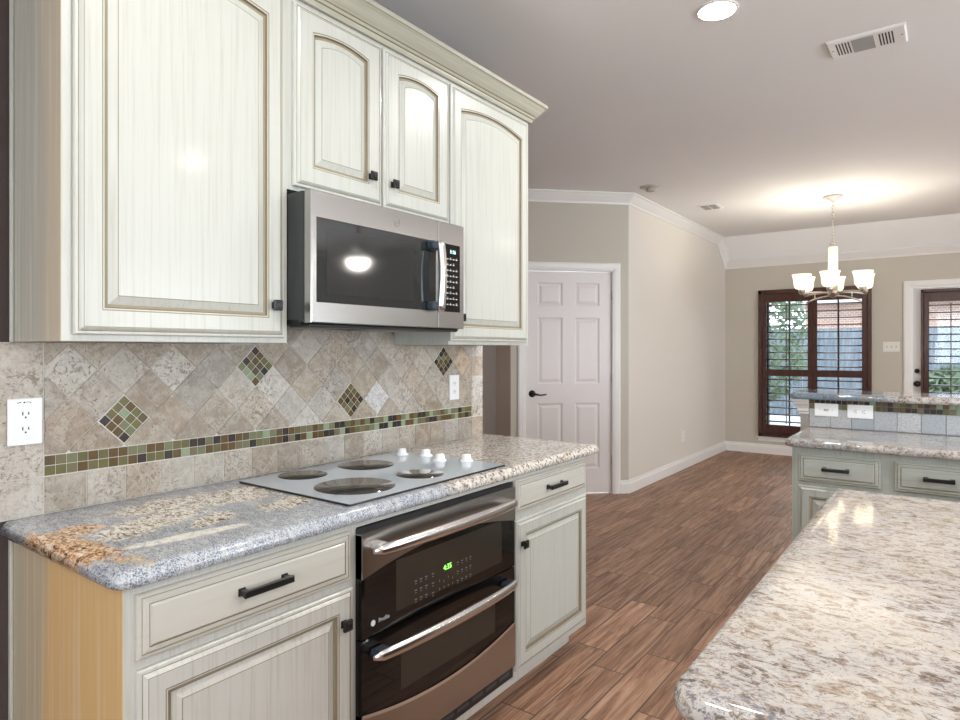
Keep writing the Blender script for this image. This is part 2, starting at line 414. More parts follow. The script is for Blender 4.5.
def leafy(name, a, b):
    n = NT(name); return n.out(n.mix(n.noise(n.co('World'), 8, 3), a, b), .7)
M_LEAF = leafy('shrub leaves', (.05, .085, .045), (.17, .23, .14))
M_PATIO = plaster('pale concrete', (.66, .66, .64)); M_BRICK = None
def brick():
    n = NT('red brick'); q = n.n('ShaderNodeTexBrick'); mp = n.co('World', (1, 1, 1), (math.radians(90), 0, 0)); n.link(mp, q.inputs[0])
    q.inputs['Color1'].default_value = (.42, .25, .19, 1); q.inputs['Color2'].default_value = (.34, .19, .15, 1); q.inputs['Mortar'].default_value = (.55, .52, .48, 1)
    q.inputs['Scale'].default_value = 4.5; return n.out(q.outputs[0], .8)
M_BRICK = brick()

# ------------------------------------------------------------------ room shell
FX = -.497; FY = 5.6586; FAR = 8.865; FLAT = 8.56
RX, BY = 6.8, -3.8
m = MB(); m.box((-2.6, BY - .2, -.1), (RX + .2, FAR + .15, 0)); struct('floor', m, M_FLOOR)
m = MB(); m.box((-2.6, BY - .2, CEIL), (RX + .2, FLAT, CEIL + .12)); struct('ceiling', m, M_CEIL)
m = MB(); m.rings([[(x, FLAT, CEIL), (x, FLAT, CEIL + .12), (x, FAR + .15, CEIL + .12), (x, FAR + .15, 2.52), (x, FAR, 2.52)] for x in (FX - .1, RX + .2)], [0])
struct('ceiling_slope', m, M_CEIL)
m = MB(); m.box((-.12, BY - .2, 0), (0, 2.643, CEIL)); struct('wall_left', m, M_DARKW)
def wall_x(name, y0, y1, x0, x1, holes, mat, z1=CEIL):   # wall in the X direction, thickness y0..y1, holes (xa, xb, za, zb)
    m = MB(); x = x0
    for xa, xb, za, zb in sorted(holes):
        m.box((x, y0, 0), (xa, y1, z1))
        if za > 0: m.box((xa, y0, 0), (xb, y1, za))
        m.box((xa, y0, zb), (xb, y1, z1)); x = xb
    m.box((x, y0, 0), (x1, y1, z1)); return struct(name, m, mat)
wall_x('wall_far', FAR, FAR + .15, FX - .12, RX + .1, [(-.01, 1.13, .27, 2.07), (1.575, 2.53, 0, 2.075)], M_WALL, 2.6)
wall_x('wall_back', BY - .15, BY, -.12, RX + .1, [(1.6, 5.0, .5, 2.5)], M_WALL)
m = MB()
m.box((RX, BY, 0), (RX + .12, -.2, CEIL)); m.box((RX, 3.0, 0), (RX + .12, 3.35, CEIL)); m.box((RX, 5.35, 0), (RX + .12, FAR, CEIL)); m.box((RX, 3.35, 0), (RX + .12, 5.35, .5)); m.box((RX, 3.35, 2.5), (RX + .12, 5.35, CEIL)); m.box((RX, -.2, 0), (RX + .12, 3.0, .5)); m.box((RX, -.2, 2.5), (RX + .12, 3.0, CEIL))
struct('wall_right', m, M_WALL)
m = MB(); m.box((FX - .12, FY, 0), (FX, FAR + .1, CEIL)); struct('wall_breakfast', m, M_WALLL)
# diagonal wall with the pantry door, local u runs along the wall from its left end
s2 = math.sqrt(.5); DL = 1.135
DIAG = Vector((FX - DL * s2, FY - DL * s2, 0)); DR = math.radians(45)
DM = Matrix.Translation(DIAG) @ Matrix.Rotation(DR, 4, 'Z')
US, UE = DL - .990, DL - .165       # door slab from .. to
HZ = 2.105
m = MB()
for a, b in (((0, 0, 0), (US - .005, .12, CEIL)), ((UE + .005, 0, 0), (DL, .12, CEIL)), ((US - .005, 0, HZ), (UE + .005, .12, CEIL))):
    t = bmesh.new(); bmesh.ops.create_cube(t, size=1)
    for v in t.verts: v.co = Vector([(a[i] + b[i]) / 2 + v.co[i] * (b[i] - a[i]) for i in range(3)])
    m.merge(t, 0, M=DM)
struct('wall_corner', m, M_WALL)
HX = -1.30; HY = DIAG.y + .0
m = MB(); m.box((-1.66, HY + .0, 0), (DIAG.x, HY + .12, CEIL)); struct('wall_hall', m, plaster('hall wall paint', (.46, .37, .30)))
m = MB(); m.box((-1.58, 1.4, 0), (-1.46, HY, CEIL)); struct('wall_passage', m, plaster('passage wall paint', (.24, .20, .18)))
m = MB(); m.box((-1.46, 1.4, 0), (-.12, 1.5, CEIL)); struct('wall_passage_end', m, M_WALL)

# trims
crown = [(0, CEIL - .098), (.008, CEIL - .098), (.012, CEIL - .082), (.03, CEIL - .062), (.052, CEIL - .036), (.062, CEIL - .018), (.075, CEIL - .012), (.075, CEIL), (0, CEIL)]
e1 = (DIAG.x + .02, DIAG.y + .02)
m = MB(); m.sweep([e1, (FX, FY), (FX, FLAT)], crown); struct('trim_1', m, M_TRIM)
# crown following the sloped part of the breakfast wall, then along the far wall
lo = 2.50
m = MB()
sl = [(FLAT, CEIL), (FAR - .03, lo + .02)]
m.rings([[(FX + o, y + (z - CEIL) * .55, zz + (z - CEIL) * .85) for o, z in crown] for y, zz in ((FLAT - .02, CEIL), (FAR + .02, 2.53))], [0])
struct('trim_2', m, M_TRIM)
m = MB(); m.rings([[(x, FAR - o * .9, z - CEIL + 2.535) for o, z in crown] for x in (FX, RX)], [0]); struct('trim_3', m, M_TRIM)
base = [(0, 0), (.016, 0), (.016, .085), (.012, .098), (.008, .104), (.008, .116), (.004, .124), (0, .124)]
CASO = DL - .165 + .081
cx_, cy_ = DIAG.x + CASO * s2, DIAG.y + CASO * s2
m = MB(); m.sweep([(cx_, cy_), (FX, FY), (FX, FAR), (1.51, FAR)], base); struct('baseboard_breakfast', m, M_TRIM)
m = MB(); m.sweep([(-1.46, 1.5), (-1.46, HY), (DIAG.x, HY)], base); struct('baseboard_hall', m, M_TRIM)

# ------------------------------------------------------------------ pantry door (door_1) on the diagonal wall, local coordinates
door = thing('door_1', None, None, tuple(DIAG), DR, kind='structure')
def lbox(m, u0, u1, d0, d1, z0, z1, mat=0, bev=0): m.box((u0, -d1, z0), (u1, -d0, z1), mat, bev)
def lrings(m, lev, mats): m.rings([[(u0, -d, z0), (u1, -d, z0), (u1, -d, z1), (u0, -d, z1)] for u0, u1, z0, z1, d in lev], mats, cap0=False)
m = MB(); UM = (US + UE) / 2
sd = -.022                                             # face of the slab sits back in the jamb
lbox(m, US, UE, sd - .034, sd - .010, .012, 2.082)
st, mu = .112, .116
rails = [(.012, .236), (.856, 1.034), (1.654, 1.762), (1.98, 2.082)]
for z0, z1 in rails: lbox(m, US, UE, sd - .012, sd, z0, z1)
for a, b in ((US, US + st), (UM - mu / 2, UM + mu / 2), (UE - st, UE)): lbox(m, a, b, sd - .012, sd - .0002, .012, 2.082)
for k in range(3):
    z0, z1 = rails[k][1], rails[k + 1][0]
    for a, b in ((US + st, UM - mu / 2), (UM + mu / 2, UE - st)):
        L = [(0, 0), (.006, -.003), (.012, -.009), (.022, -.010), (.042, -.003), (.046, -.002)]
        lrings(m, [(a + i, b - i, z0 + i, z1 - i, sd + d) for i, d in L], [0] * 5)
slab = m.build('door_slab', M_DOORP, door, local=True)
# casing
def casing_profile(): return [(0, 0), (0, .010), (.008, .014), (.016, .014), (.022, .018), (.060, .020), (.072, .016), (.077, .010), (.077, 0)]
def frame_rings(u0, u1, z1, zb=0):    # casing around an opening as a mitred sweep: three runs
    out = []
    for o, d in casing_profile(): out.append((o, d))
    return out
def casing(m, u0, u1, z1, put, zb=0):
    pr = casing_profile(); rs = []
    for (u, z, su, sz) in ((u0, zb, -1, 0), (u0, z1, -1, 1), (u1, z1, 1, 1), (u1, zb, 1, 0)):
        rs.append([put(u + su * o, d, z + sz * o) for o, d in pr])
    m.rings(rs, [0] * 3)
m = MB(); put = lambda u, d, z: (u, -d, z)
casing(m, US - .004, UE + .004, 2.090, put)
m.build('door_casing', M_TRIM, door, local=True)
m = MB()
for a, b in ((US - .016, US - .003), (UE + .003, UE + .016)): lbox(m, a, b, -.12, .003, 0, 2.10)
lbox(m, US - .016, UE + .016, -.12, .003, 2.088, 2.105)
m.build('door_jamb', M_DOORP, door, local=True)
m = MB(); hu = US + .062
RXM = Matrix.Rotation(math.radians(90), 4, 'X')
m.lathe([(.0, 0), (.033, 0), (.033, .004), (.026, .012), (.012, .016), (.011, .045), (.0, .046)], (hu, -sd, .945), 20, 0, RXM)
m.tube([(hu - .004, -sd - .045, .945), (hu + .03, -sd - .05, .942), (hu + .07, -sd - .048, .934), (hu + .105, -sd - .046, .938), (hu + .125, -sd - .045, .942)], [.011, .010, .0075, .007, .006], 10)
m.build('door_handle', M_BLACK, slab, local=True)
for z in (.27, 1.05, 1.82):
    m = MB(); m.tube([(UE + .004, -sd - .006, z), (UE + .004, -sd - .006, z + .09)], .0065, 10)
    m.build('hinge', M_NICKEL, door, local=True)

# ------------------------------------------------------------------ far window (window_1), glazed door (door_2), shutters
win = thing('window_1', None, None, (.56, FAR, .27), kind='structure')
m = MB()
for a, b in (((-.01, FAR + .05, .27), (.035, FAR + .12, 2.07)), ((1.085, FAR + .05, .27), (1.13, FAR + .12, 2.07)), ((-.01, FAR + .05, .27), (1.13, FAR + .12, .32)), ((-.01, FAR + .05, 2.02), (1.13, FAR + .12, 2.07)), ((.54, FAR + .05, .3), (.585, FAR + .12, 2.04)), ((0, FAR + .06, 1.03), (1.12, FAR + .11, 1.075))): m.box(a, b)
for x in (.28, .83): m.box((x - .008, FAR + .075, .3), (x + .008, FAR + .095, 2.04))
m.build('window_frame', simple('dark bronze sash', (.05, .055, .06), .4), win)
for a, b in ((.035, .54), (.585, 1.085)):
    m = MB(); m.box((a, FAR + .084, .32), (b, FAR + .088, 2.02)); m.build('window_pane', M_PANE, win)
m = MB(); m.box((-.10, FAR - .025, .205), (1.22, FAR + .04, .225), 0, .004); m.box((-.08, FAR - .008, .165), (1.20, FAR, .205))
m.build('window_sill', M_TRIM, win)
def shutter_panel(parent, x0, x1, z0, z1, yc, rails, stile=.05, th=.028, nlou=.084, rodx=None):
    m = MB()
    for a, b in ((x0, x0 + stile), (x1 - stile, x1)): m.box((a, yc - th / 2, z0), (b, yc + th / 2, z1), 0, .003)
    for a, b in rails: m.box((x0 + stile, yc - th / 2, a), (x1 - stile, yc + th / 2, b), 0, .003)
    p = m.build('shutter_panel', M_BROWN, parent)
    m = MB(); rod = MB(); rx = (x0 + x1) / 2 if rodx is None else rodx
    for k in range(len(rails) - 1):
        a, b = rails[k][1], rails[k + 1][0]; cnt = max(1, round((b - a) / nlou)); sp = (b - a) / cnt
        for i in range(cnt):
            z = a + sp * (i + .5); n = 10; ang = math.radians(4)
            prof = []
            for q in range(n):
                t = 2 * math.pi * q / n; yy = .034 * math.cos(t); zz = .0085 * math.sin(t)
                prof.append((yc + yy * math.cos(ang) - zz * math.sin(ang), z + yy * math.sin(ang) + zz * math.cos(ang)))
            m.rings([[(x, y, zz) for y, zz in prof] for x in (x0 + stile - .002, x1 - stile + .002)], [0], smooth=True)
        rod.box((rx - .005, yc - .044, a + .02), (rx + .005, yc - .032, b - .02), 0, .002)
    m.build('louvers', M_BROWN, p); rod.build('tilt_rod', M_BROWN, p)
sh = thing('plantation_shutters', 'red-brown wooden plantation shutters with two louvered panels over the wide window', 'shutters', (.56, FAR, .23))
m = MB(); Y0, Y1 = FAR - .045, FAR + .01
for a, b in (((-.071, Y0, .227), (-.025, Y1, 2.125)), ((1.148, Y0, .227), (1.192, Y1, 2.125)), ((-.071, Y0, 2.07), (1.192, Y1, 2.125)), ((-.071, Y0, .227), (1.192, Y1, .27))): m.box(a, b, 0, .006)
m.build('shutter_frame', M_BROWN, sh)
for a, b in ((-.023, .560), (.564, 1.146)): shutter_panel(sh, a, b, .272, 2.068, FAR - .022, [(.275, .385), (1.015, 1.10), (1.965, 2.066)])
d2 = thing('door_2', None, None, (2.05, FAR, 0), kind='structure')
m = MB()
for a, b in (((1.592, FAR + .03, .01), (1.745, FAR + .075, 2.065)), ((2.36, FAR + .03, .01), (2.515, FAR + .075, 2.065)), ((1.745, FAR + .03, .01), (2.36, FAR + .075, .25)), ((1.745, FAR + .03, 1.93), (2.36, FAR + .075, 2.065))): m.box(a, b)
ds = m.build('door_slab', M_TRIM, d2)
m = MB(); m.box((1.745, FAR + .05, .25), (2.36, FAR + .055, 1.93)); m.build('door_glass', M_PANE, ds)
m = MB(); put2 = lambda u, d, z: (u, FAR - d, z); casing(m, 1.582, 2.525, 2.07, put2); m.build('door_casing', M_TRIM, d2)
m = MB()
for a, b in ((1.575, 1.589), (2.518, 2.53)): m.box((a, FAR - .002, 0), (b, FAR + .14, 2.075))
m.build('door_jamb', M_TRIM, d2)
for z, r in ((.959, .030), (1.108, .026)):
    m = MB(); m.lathe([(0, 0), (r + .004, 0), (r + .003, .008), (.014, .012), (.013, .030), (r - .004, .036), (r - .002, .050), (r * .6, .060), (0, .062)] if z < 1 else [(0, 0), (r, 0), (r, .010), (r * .7, .022), (0, .024)], (1.636, FAR + .03, z), 20, 0, RXM)
    m.build('door_knob' if z < 1 else 'deadbolt', M_BLACK, ds)
dsh = thing('door_shutter', 'red-brown louvered shutter mounted on the white glazed patio door', 'shutters', (2.05, FAR, .2))
m = MB(); Y0, Y1 = FAR - .03, FAR + .0295
for a, b in (((1.674, Y0, .17), (1.70, Y1, 2.04)), ((2.405, Y0, .17), (2.43, Y1, 2.04)), ((1.674, Y0, 2.005), (2.43, Y1, 2.04)), ((1.674, Y0, .17), (2.43, Y1, .2))): m.box(a, b, 0, .004)
m.build('shutter_frame', M_BROWN, dsh)
shutter_panel(dsh, 1.702, 2.403, .202, 2.003, FAR - .008, [(.205, .33), (1.90, 2.0)], .048, rodx=1.95)
# added windows outside the frame, unseen, for the daylight lamps (panes and frames)
w2 = thing('added_window_right', None, None, (RX, 1.4, .5), kind='structure'); m = MB()
for y in (-.2, .85, 1.9, 2.95): m.box((RX + .03, y, .5), (RX + .09, y + .05, 2.5))
m.box((RX + .03, -.2, .5), (RX + .09, 3, .55)); m.box((RX + .03, -.2, 2.45), (RX + .09, 3, 2.5)); m.build('window_frame', M_TRIM, w2)
m = MB(); m.box((RX + .055, -.18, .52), (RX + .06, 2.98, 2.48)); m.build('window_pane', M_PANE, w2)
w4 = thing('added_window_right_far', None, None, (RX, 4.35, .5), kind='structure'); m = MB()
for y in (3.35, 4.33, 5.3): m.box((RX + .03, y, .5), (RX + .09, y + .05, 2.5))
m.box((RX + .03, 3.35, .5), (RX + .09, 5.35, .55)); m.box((RX + .03, 3.35, 2.45), (RX + .09, 5.35, 2.5)); m.build('window_frame', M_TRIM, w4)
m = MB(); m.box((RX + .055, 3.37, .52), (RX + .06, 5.33, 2.48)); m.build('window_pane', M_PANE, w4)
w3 = thing('added_window_back', None, None, (3.3, BY, .5), kind='structure'); m = MB()
for x in (1.6, 2.72, 3.84, 4.95): m.box((x, BY - .09, .5), (x + .05, BY - .03, 2.5))
m.box((1.6, BY - .09, .5), (5, BY - .03, .55)); m.box((1.6, BY - .09, 2.45), (5, BY - .03, 2.5)); m.build('window_frame', M_TRIM, w3)
m = MB(); m.box((1.62, BY - .062, .52), (4.98, BY - .058, 2.48)); m.build('window_pane', M_PANE, w3)

# ------------------------------------------------------------------ outside seen through the louvers
m = MB(); m.box((-8, FAR + .15, -.12), (12, 24, -.06)); struct('ground', m, M_PATIO)
fn = thing('wooden_fence', 'weathered blue-grey board fence beyond the patio, seen through the shutters', 'fence', (1.5, 15.0, -.06))
m = MB(); x = -5.0
while x < 9:
    m.box((x, 14.99, -.06), (x + .138, 15.01, 1.80 + random.uniform(-.01, .01))); x += .142
m.build('fence_boards', M_FENCE, fn)
m = MB(); m.box((-5, 15.01, .3), (9, 15.05, .39)); m.box((-5, 15.01, 1.4), (9, 15.05, 1.49)); m.build('fence_rail', M_FENCE, fn)
def shrub(x, y, h, r, label):
    t = thing('garden_shrub', label, 'shrub', (x, y, -.06), group='shrubs outside the breakfast windows')
    m = MB(); m.tube([(x, y, -.06), (x + .03, y, h * .5), (x, y, h * .8)], [.04, .03, .01], 8); m.build('stem', M_ISLW, t)
    m = MB()
    for i in range(1800):
        a, b = random.uniform(0, 6.28), random.uniform(-1, 1); rr = r * random.uniform(.55, 1)
        c = Vector((x + rr * math.cos(a) * math.sqrt(1 - b * b), y + rr * math.sin(a) * math.sqrt(1 - b * b), h * .58 + h * .44 * b))
        u = Vector((random.uniform(-1, 1), random.uniform(-1, 1), random.uniform(-1, 1))).normalized(); v = u.orthogonal().normalized()
        l = random.uniform(.06, .11)
        m.face([c - u * l, c + v * l * .4, c + u * l, c - v * l * .4])
    m.build('foliage', M_LEAF, t, keepn=True)
shrub(-.95, 12.4, 2.7, .95, 'tall green shrub by the patio behind the left shutter panel')
shrub(-3.1, 13.2, 3.0, 1.2, 'tallest green shrub near the fence, left of the others')
shrub(2.0, 13.5, 1.0, .6, 'low green shrub before the fence behind the patio door')
hs = thing('neighbor_house', 'brick neighbouring house with pale roof beyond the fence', 'house', (3, 20, -.06))
m = MB(); m.box((-1.2, 19, -.06), (9, 23, 2.6)); m.build('house_wall', M_BRICK, hs)
m = MB(); m.rings([[(x, 18.6, 2.55), (x, 21, 4.2), (x, 23.4, 2.55)] for x in (-1.6, 9.4)], [0]); m.build('roof', simple('grey shingles', (.36, .33, .31), .9), hs)

# ------------------------------------------------------------------ cabinet door and drawer fronts
def front(m, P, u0, u1, z0, z1, lev, arch=0):
    N = 16 if arch else 1; rs = []; mats = []
    for k, (i, ti, d, af, mt) in enumerate(lev):
        a, b = u0 + i, u1 - i; zt = z1 - i - ti; h = arch * af; r = []
        for q in range(N + 1): r.append(P(a + (b - a) * q / N, z0 + i, d))
        for q in range(N + 1):
            t = 1 - q / N; r.append(P(a + (b - a) * t, zt - h * (2 * t - 1) ** 2, d))
        rs.append(r)
        if k: mats.append(mt)
    V = [[m.b.verts.new(p) for p in r] for r in rs]; n = len(V[0])
    for k in range(len(V) - 1):
        for i in range(n):
            j = (i + 1) % n; f = m.b.faces.new((V[k][i], V[k][j], V[k + 1][j], V[k + 1][i])); f.material_index = mats[k]
    for r in (V[0], V[-1]):
        for q in range(N): m.b.faces.new((r[q], r[q + 1], r[n - 2 - q], r[n - 1 - q]))
def levels_door(st=.056, top=0.0):
    # inset, extra inset at the top, depth, arch share, material of the band that leads here
    return [(0, 0, 0, 0, 0), (0, 0, .010, 0, 0), (.003, 0, .0135, 0, 0), (.0085, 0, .014, 0, 0), (.0105, 0, .0130, 0, 2), (.0135, 0, .0165, 0, 0), (.0185, 0, .020, 0, 0), (.020, 0, .020, 0, 2),
            (st - .006, top, .020, 1, 0), (st - .003, top, .0185, 1, 2), (st, top, .0185, 1, 0), (st + .0035, top, .012, 1, 1), (st + .010, top, .0115, 1, 2), (st + .012, top, .012, 1, 0), (st + .030, top, .0185, 1, 0), (st + .032, top, .019, 1, 2)]
def levels_drawer():
    return [(0, 0, 0, 0, 0), (0, 0, .010, 0, 0), (.003, 0, .0135, 0, 0), (.008, 0, .014, 0, 0), (.010, 0, .013, 0, 2), (.0135, 0, .0165, 0, 0), (.022, 0, .0172, 0, 0), (.024, 0, .0155, 0, 1), (.0275, 0, .0195, 0, 0)]
def PX(x): return lambda u, z, d: (x + d, u, z)          # front facing +x
def PY(y): return lambda u, z, d: (u, y - d, z)          # front facing -y
def make_front(name, P, u0, u1, z0, z1, parent, lev, mats, arch=0):
    m = MB(); front(m, P, u0, u1, z0, z1, lev, arch); return m.build(name, mats, parent)
def knob(P, u, z, parent, d0=.02):
    m = MB()
    def bx(u0, u1, z0, z1, a, b, bev=0):
        p, q = P(u0, z0, a), P(u1, z1, b); m.box(p, q, 0, bev)
    bx(u - .007, u + .007, z - .007, z + .007, d0, d0 + .016)
    bx(u - .010, u + .010, z - .010, z + .010, d0, d0 + .003, .001)
    bx(u - .0155, u + .0155, z - .0155, z + .0155, d0 + .014, d0 + .024, .003)
    bx(u - .009, u + .009, z - .009, z + .009, d0 + .022, d0 + .027, .002)
    return m.build('knob', M_BLACK, parent)
def pull(P, u, z, L, parent, d0=.0195):
    m = MB()
    def bx(u0, u1, z0, z1, a, b, bev=0): m.box(P(u0, z0, a), P(u1, z1, b), 0, bev)
    for s in (-1, 1):
        c = u + s * (L / 2 - .010); bx(c - .007, c + .007, z - .006, z + .006, d0, d0 + .024); bx(c - .009, c + .009, z - .009, z + .009, d0, d0 + .004, .001)
    bx(u - L / 2, u + L / 2, z - .0085, z + .0085, d0 + .020, d0 + .030, .002)
    return m.build('handle', M_BLACK, parent)

# ------------------------------------------------------------------ base cabinets on the left wall
BF = .61
CM = [M_CREAML, M_GLAZE, M_GLAZE2]; DMt = [M_CREAMH, M_GLAZE, M_GLAZE2]
def cab_box(m, x0, x1, y0, y1, z0, z1): m.box((x0, y0, z0), (x1, y1, z1))
c1 = thing('base_cabinet', 'cream base cabinet with maple end panel at the near end of the counter', 'cabinet', (.3, .9, 0))
m = MB(); m.box((.005, .604, .10), (BF - .02, 1.215, .872)); m.build('carcass', M_CREAML, c1)
m = MB(); m.box((.003, .598, .0), (BF - .0005, .5995, .874)); m.build('end_panel', M_ENDLOW, c1)
m = MB(); m.box((.001, .590, .0), (.016, .598, .874), 0, .002); m.build('scribe_molding', M_CREAML, c1)
def face_frame(parent, y0, y1, x, opens, z0=.105, z1=.876, mat=None):
    m = MB(); m.box((x - .019, y0, z0), (x, y1, z1)); return m.build('face_frame', mat or M_CREAML, parent)
face_frame(c1, .5997, 1.2175, BF, None)
m = MB(); m.box((.50, .604, 0), (.523, 1.217, .105)); m.build('toe_kick', M_CREAML, c1)
P = PX(BF)
dr = make_front('drawer', P, .622, 1.193, .722, .856, c1, levels_drawer(), DMt); pull(P, .912, .795, .137, dr)
dd = make_front('door', P, .622, 1.201, .130, .700, c1, levels_door(.060), CM); knob(P, 1.160, .614, dd)
c2 = thing('oven_cabinet', 'cream cabinet frame around the built-in oven', 'cabinet', (.3, 1.63, 0))
m = MB(); m.box((BF - .019, 1.2175, .857), (BF, 2.016, .876)); m.box((BF - .019, 1.2175, .10), (BF, 1.224, .857)); m.box((BF - .019, 2.008, .10), (BF, 2.016, .857)); m.box((BF - .019, 1.2175, .085), (BF, 2.016, .115))
m.build('face_frame', M_CREAML, c2)
m = MB(); m.box((.50, 1.217, 0), (.523, 2.016, .105)); m.build('toe_kick', M_CREAML, c2)
for yy in (1.2175, 2.0115):
    m = MB(); m.box((.005, yy, .10), (BF - .02, yy + .004, .872)); m.build('side_panel', M_CREAML, c2)
c3 = thing('base_cabinet', 'narrow cream base cabinet right of the oven at the far end of the counter', 'cabinet', (.3, 2.33, 0))
m = MB(); m.box((.005, 2.017, .10), (BF - .02, 2.612, .872)); m.build('carcass', M_CREAML, c3)
face_frame(c3, 2.017, 2.616, BF, None)
m = MB(); m.box((.50, 2.017, 0), (.523, 2.616, .105)); m.build('toe_kick', M_CREAML, c3)
m = MB(); m.box((.003, 2.612, .105), (BF - .019, 2.618, .874)); m.box((.003, 2.612, 0), (.523, 2.618, .105)); m.build('end_panel', M_ENDLOW, c3)
dr = make_front('drawer', P, 2.018, 2.592, .730, .858, c3, levels_drawer(), DMt); pull(P, 2.300, .797, .132, dr)
dd = make_front('door', P, 2.020, 2.596, .132, .702, c3, levels_door(.060), [M_CREAM, M_GLAZE, M_GLAZE2]); knob(P, 2.052, .612, dd)

# ------------------------------------------------------------------ worktops
def rrect(x0, x1, y0, y1, radii, inset, seg=10):
    pts = []
    for (cx, cy, r, a0) in ((x1, y1, radii[2], 0), (x0, y1, radii[3], 90), (x0, y0, radii[0], 180), (x1, y0, radii[1], 270)):
        sx = 1 if cx == x1 else -1; sy = 1 if cy == y1 else -1
        R = max(r, .001); ccx, ccy = cx - sx * R, cy - sy * R; rr = R - inset
        for k in range(seg + 1):
            a = math.radians(a0 + 90 * k / seg)
            if rr >= 0: pts.append((ccx + rr * math.cos(a), ccy + rr * math.sin(a)))
            else: pts.append((cx - sx * inset, cy - sy * inset))
    return pts
def slab_top(x0, x1, y0, y1, radii, prof, wall=None):
    m = MB(); rs = []
    for i, z in prof: rs.append([(max(x, wall) if wall is not None else x, y, z) for x, y in rrect(x0, x1, y0, y1, radii, i)])
    m.rings(rs, [0] * (len(rs) - 1)); 
    for f in m.b.faces:
        if len(f.verts) == 4: f.smooth = True
    return m
def edge(z0, z1, kind='ogee'):
    t = z1 - z0
    if kind == 'ogee': return [(.03, z0), (.010, z0), (.004, z0 + .003), (.001, z0 + .009), (0, z0 + .015), (.001, z0 + .021), (.004, z0 + .026), (.0075, z0 + .028), (.0085, z1 - .008), (.011, z1 - .004), (.016, z1 - .001), (.024, z1), (.04, z1)]
    return [(.03, z0), (.012, z0), (.005, z0 + .003), (.001, z0 + .009), (0, z0 + t * .45), (.001, z1 - .013), (.005, z1 - .006), (.011, z1 - .002), (.020, z1), (.04, z1)]
m = slab_top(-.045, .643, .572, 2.700, (.004, .045, .02, .004), edge(.876, .916), .002)
tag(m.build('countertop', M_GRANL, origin=(.3, 1.6, .876)), 'grey and cream veined granite countertop with rust blotches holding the cooktop', 'countertop')

# ------------------------------------------------------------------ backsplash tiling
def clip(poly, x0, x1, y0, y1):
    def cut(pl, f, g):
        out = []
        for i in range(len(pl)):
            a, b = pl[i], pl[(i + 1) % len(pl)]; fa, fb = f(a), f(b)
            if fa >= 0: out.append(a)
            if (fa >= 0) != (fb >= 0):
                t = fa / (fa - fb); out.append((a[0] + (b[0] - a[0]) * t, a[1] + (b[1] - a[1]) * t))
        return out
    for f in (lambda p: p[0] - x0, lambda p: x1 - p[0], lambda p: p[1] - y0, lambda p: y1 - p[1]):
        poly = cut(poly, f, None)
        if len(poly) < 3: return None
    return poly
TRAVC = [(.50, .45, .38), (.40, .33, .255), (.54, .49, .43), (.46, .38, .30), (.36, .285, .21), (.60, .57, .52), (.44, .40, .355), (.50, .43, .345), (.56, .52, .46)]
MOSC = [(.022, .010, .009), (.022, .010, .009), (.105, .055, .010), (.105, .055, .010), (.125, .112, .04), (.17, .175, .09), (.27, .34, .22), (.095, .065, .03), (.165, .14, .075), (.14, .125, .045)]
bs = thing('backsplash', 'travertine tile backsplash with glass mosaic band and diamonds behind the cooktop', 'backsplash', (.006, 1.6, .916))
m = MB(); m.box((.0005, .46, .9165), (.006, 2.643, 1.3745)); m.box((.0005, 1.217, 1.3745), (.006, 1.994, 1.432)); m.build('grout_bed', M_GROUT, bs)
m = MB(); m.box((.006, .667, 1.0172), (.0080, 2.547, 1.0730)); m.build('mosaic_grout', simple('white mosaic grout', (.72, .70, .66), .8), bs)
T = MB(); T.color_layer()
def tile(poly, col, th=.0026, x=.0058, g=.0012):
    if poly is None: return
    cx = sum(p[0] for p in poly) / len(poly); cy = sum(p[1] for p in poly) / len(poly)
    ar = abs(sum(poly[i][0] * poly[(i + 1) % len(poly)][1] - poly[(i + 1) % len(poly)][0] * poly[i][1] for i in range(len(poly)))) / 2
    if ar < 6e-5: return
    def sh(p, d):
        v = Vector((cx - p[0], cy - p[1])); L = v.length; return (p[0] + v.x / L * d, p[1] + v.y / L * d) if L > d else p
    a = [(x, *sh(p, g)) for p in poly]; b = [(x + th - .0008, *sh(p, g * 1.3)) for p in poly]; c = [(x + th, *sh(p, g * 2.4)) for p in poly]
    n = len(poly)
    for r0, r1 in ((a, b), (b, c)):
        for i in range(n): T.face([r0[i], r0[(i + 1) % n], r1[(i + 1) % n], r1[i]], 0, False, col)
    T.face(c, 0, False, col)
def tc():
    c = random.choice(TRAVC); k = random.uniform(.66, .98); return tuple(min(.9, q * k) for q in c)
H = .0727; U0, Z0 = .873, 1.152
L, R_, ZB, ZT = .669, 2.547, 1.0735, 1.448
DIA = [(0, 0), (6, 2), (12, 0), (20, 2)]
for i in range(-6, 30):
    for j in range(-4, 8):
        if (i + j) % 2: continue
        if (i, j) in DIA: continue
        cu, cz = U0 + i * H, Z0 + j * H
        col = tc()
        if (i, j) == (14, 0): col = (.66, .67, .69)
        if (i, j) == (22, 2): col = (.60, .46, .32)
        Q = [(cu - H, cz), (cu, cz - H), (cu + H, cz), (cu, cz + H)]
        if 1.217 + H < cu < 1.994 - H: tile(clip(Q, L, R_, ZB, 1.4315), col)
        else:
            tile(clip(Q, L, R_, ZB, 1.374), col); tile(clip(Q, 1.218, 1.993, 1.3745, 1.4315), col)
for z0, z1 in ((.9175, 1.018), (1.019, 1.121), (1.121, 1.222), (1.222, 1.323), (1.323, 1.374)):
    for a, b in ((.565, .667), (.461, .563)): tile([(a, z0), (b, z0), (b, z1), (a, z1)], random.choice([(.52, .49, .44), (.50, .45, .40), (.46, .41, .35)]))
    if z0 > 1: tile([(2.549, z0), (2.643, z0), (2.643, z1), (2.549, z1)], random.choice([(.60, .56, .52), (.54, .44, .36), (.66, .64, .62)]))
y = .669
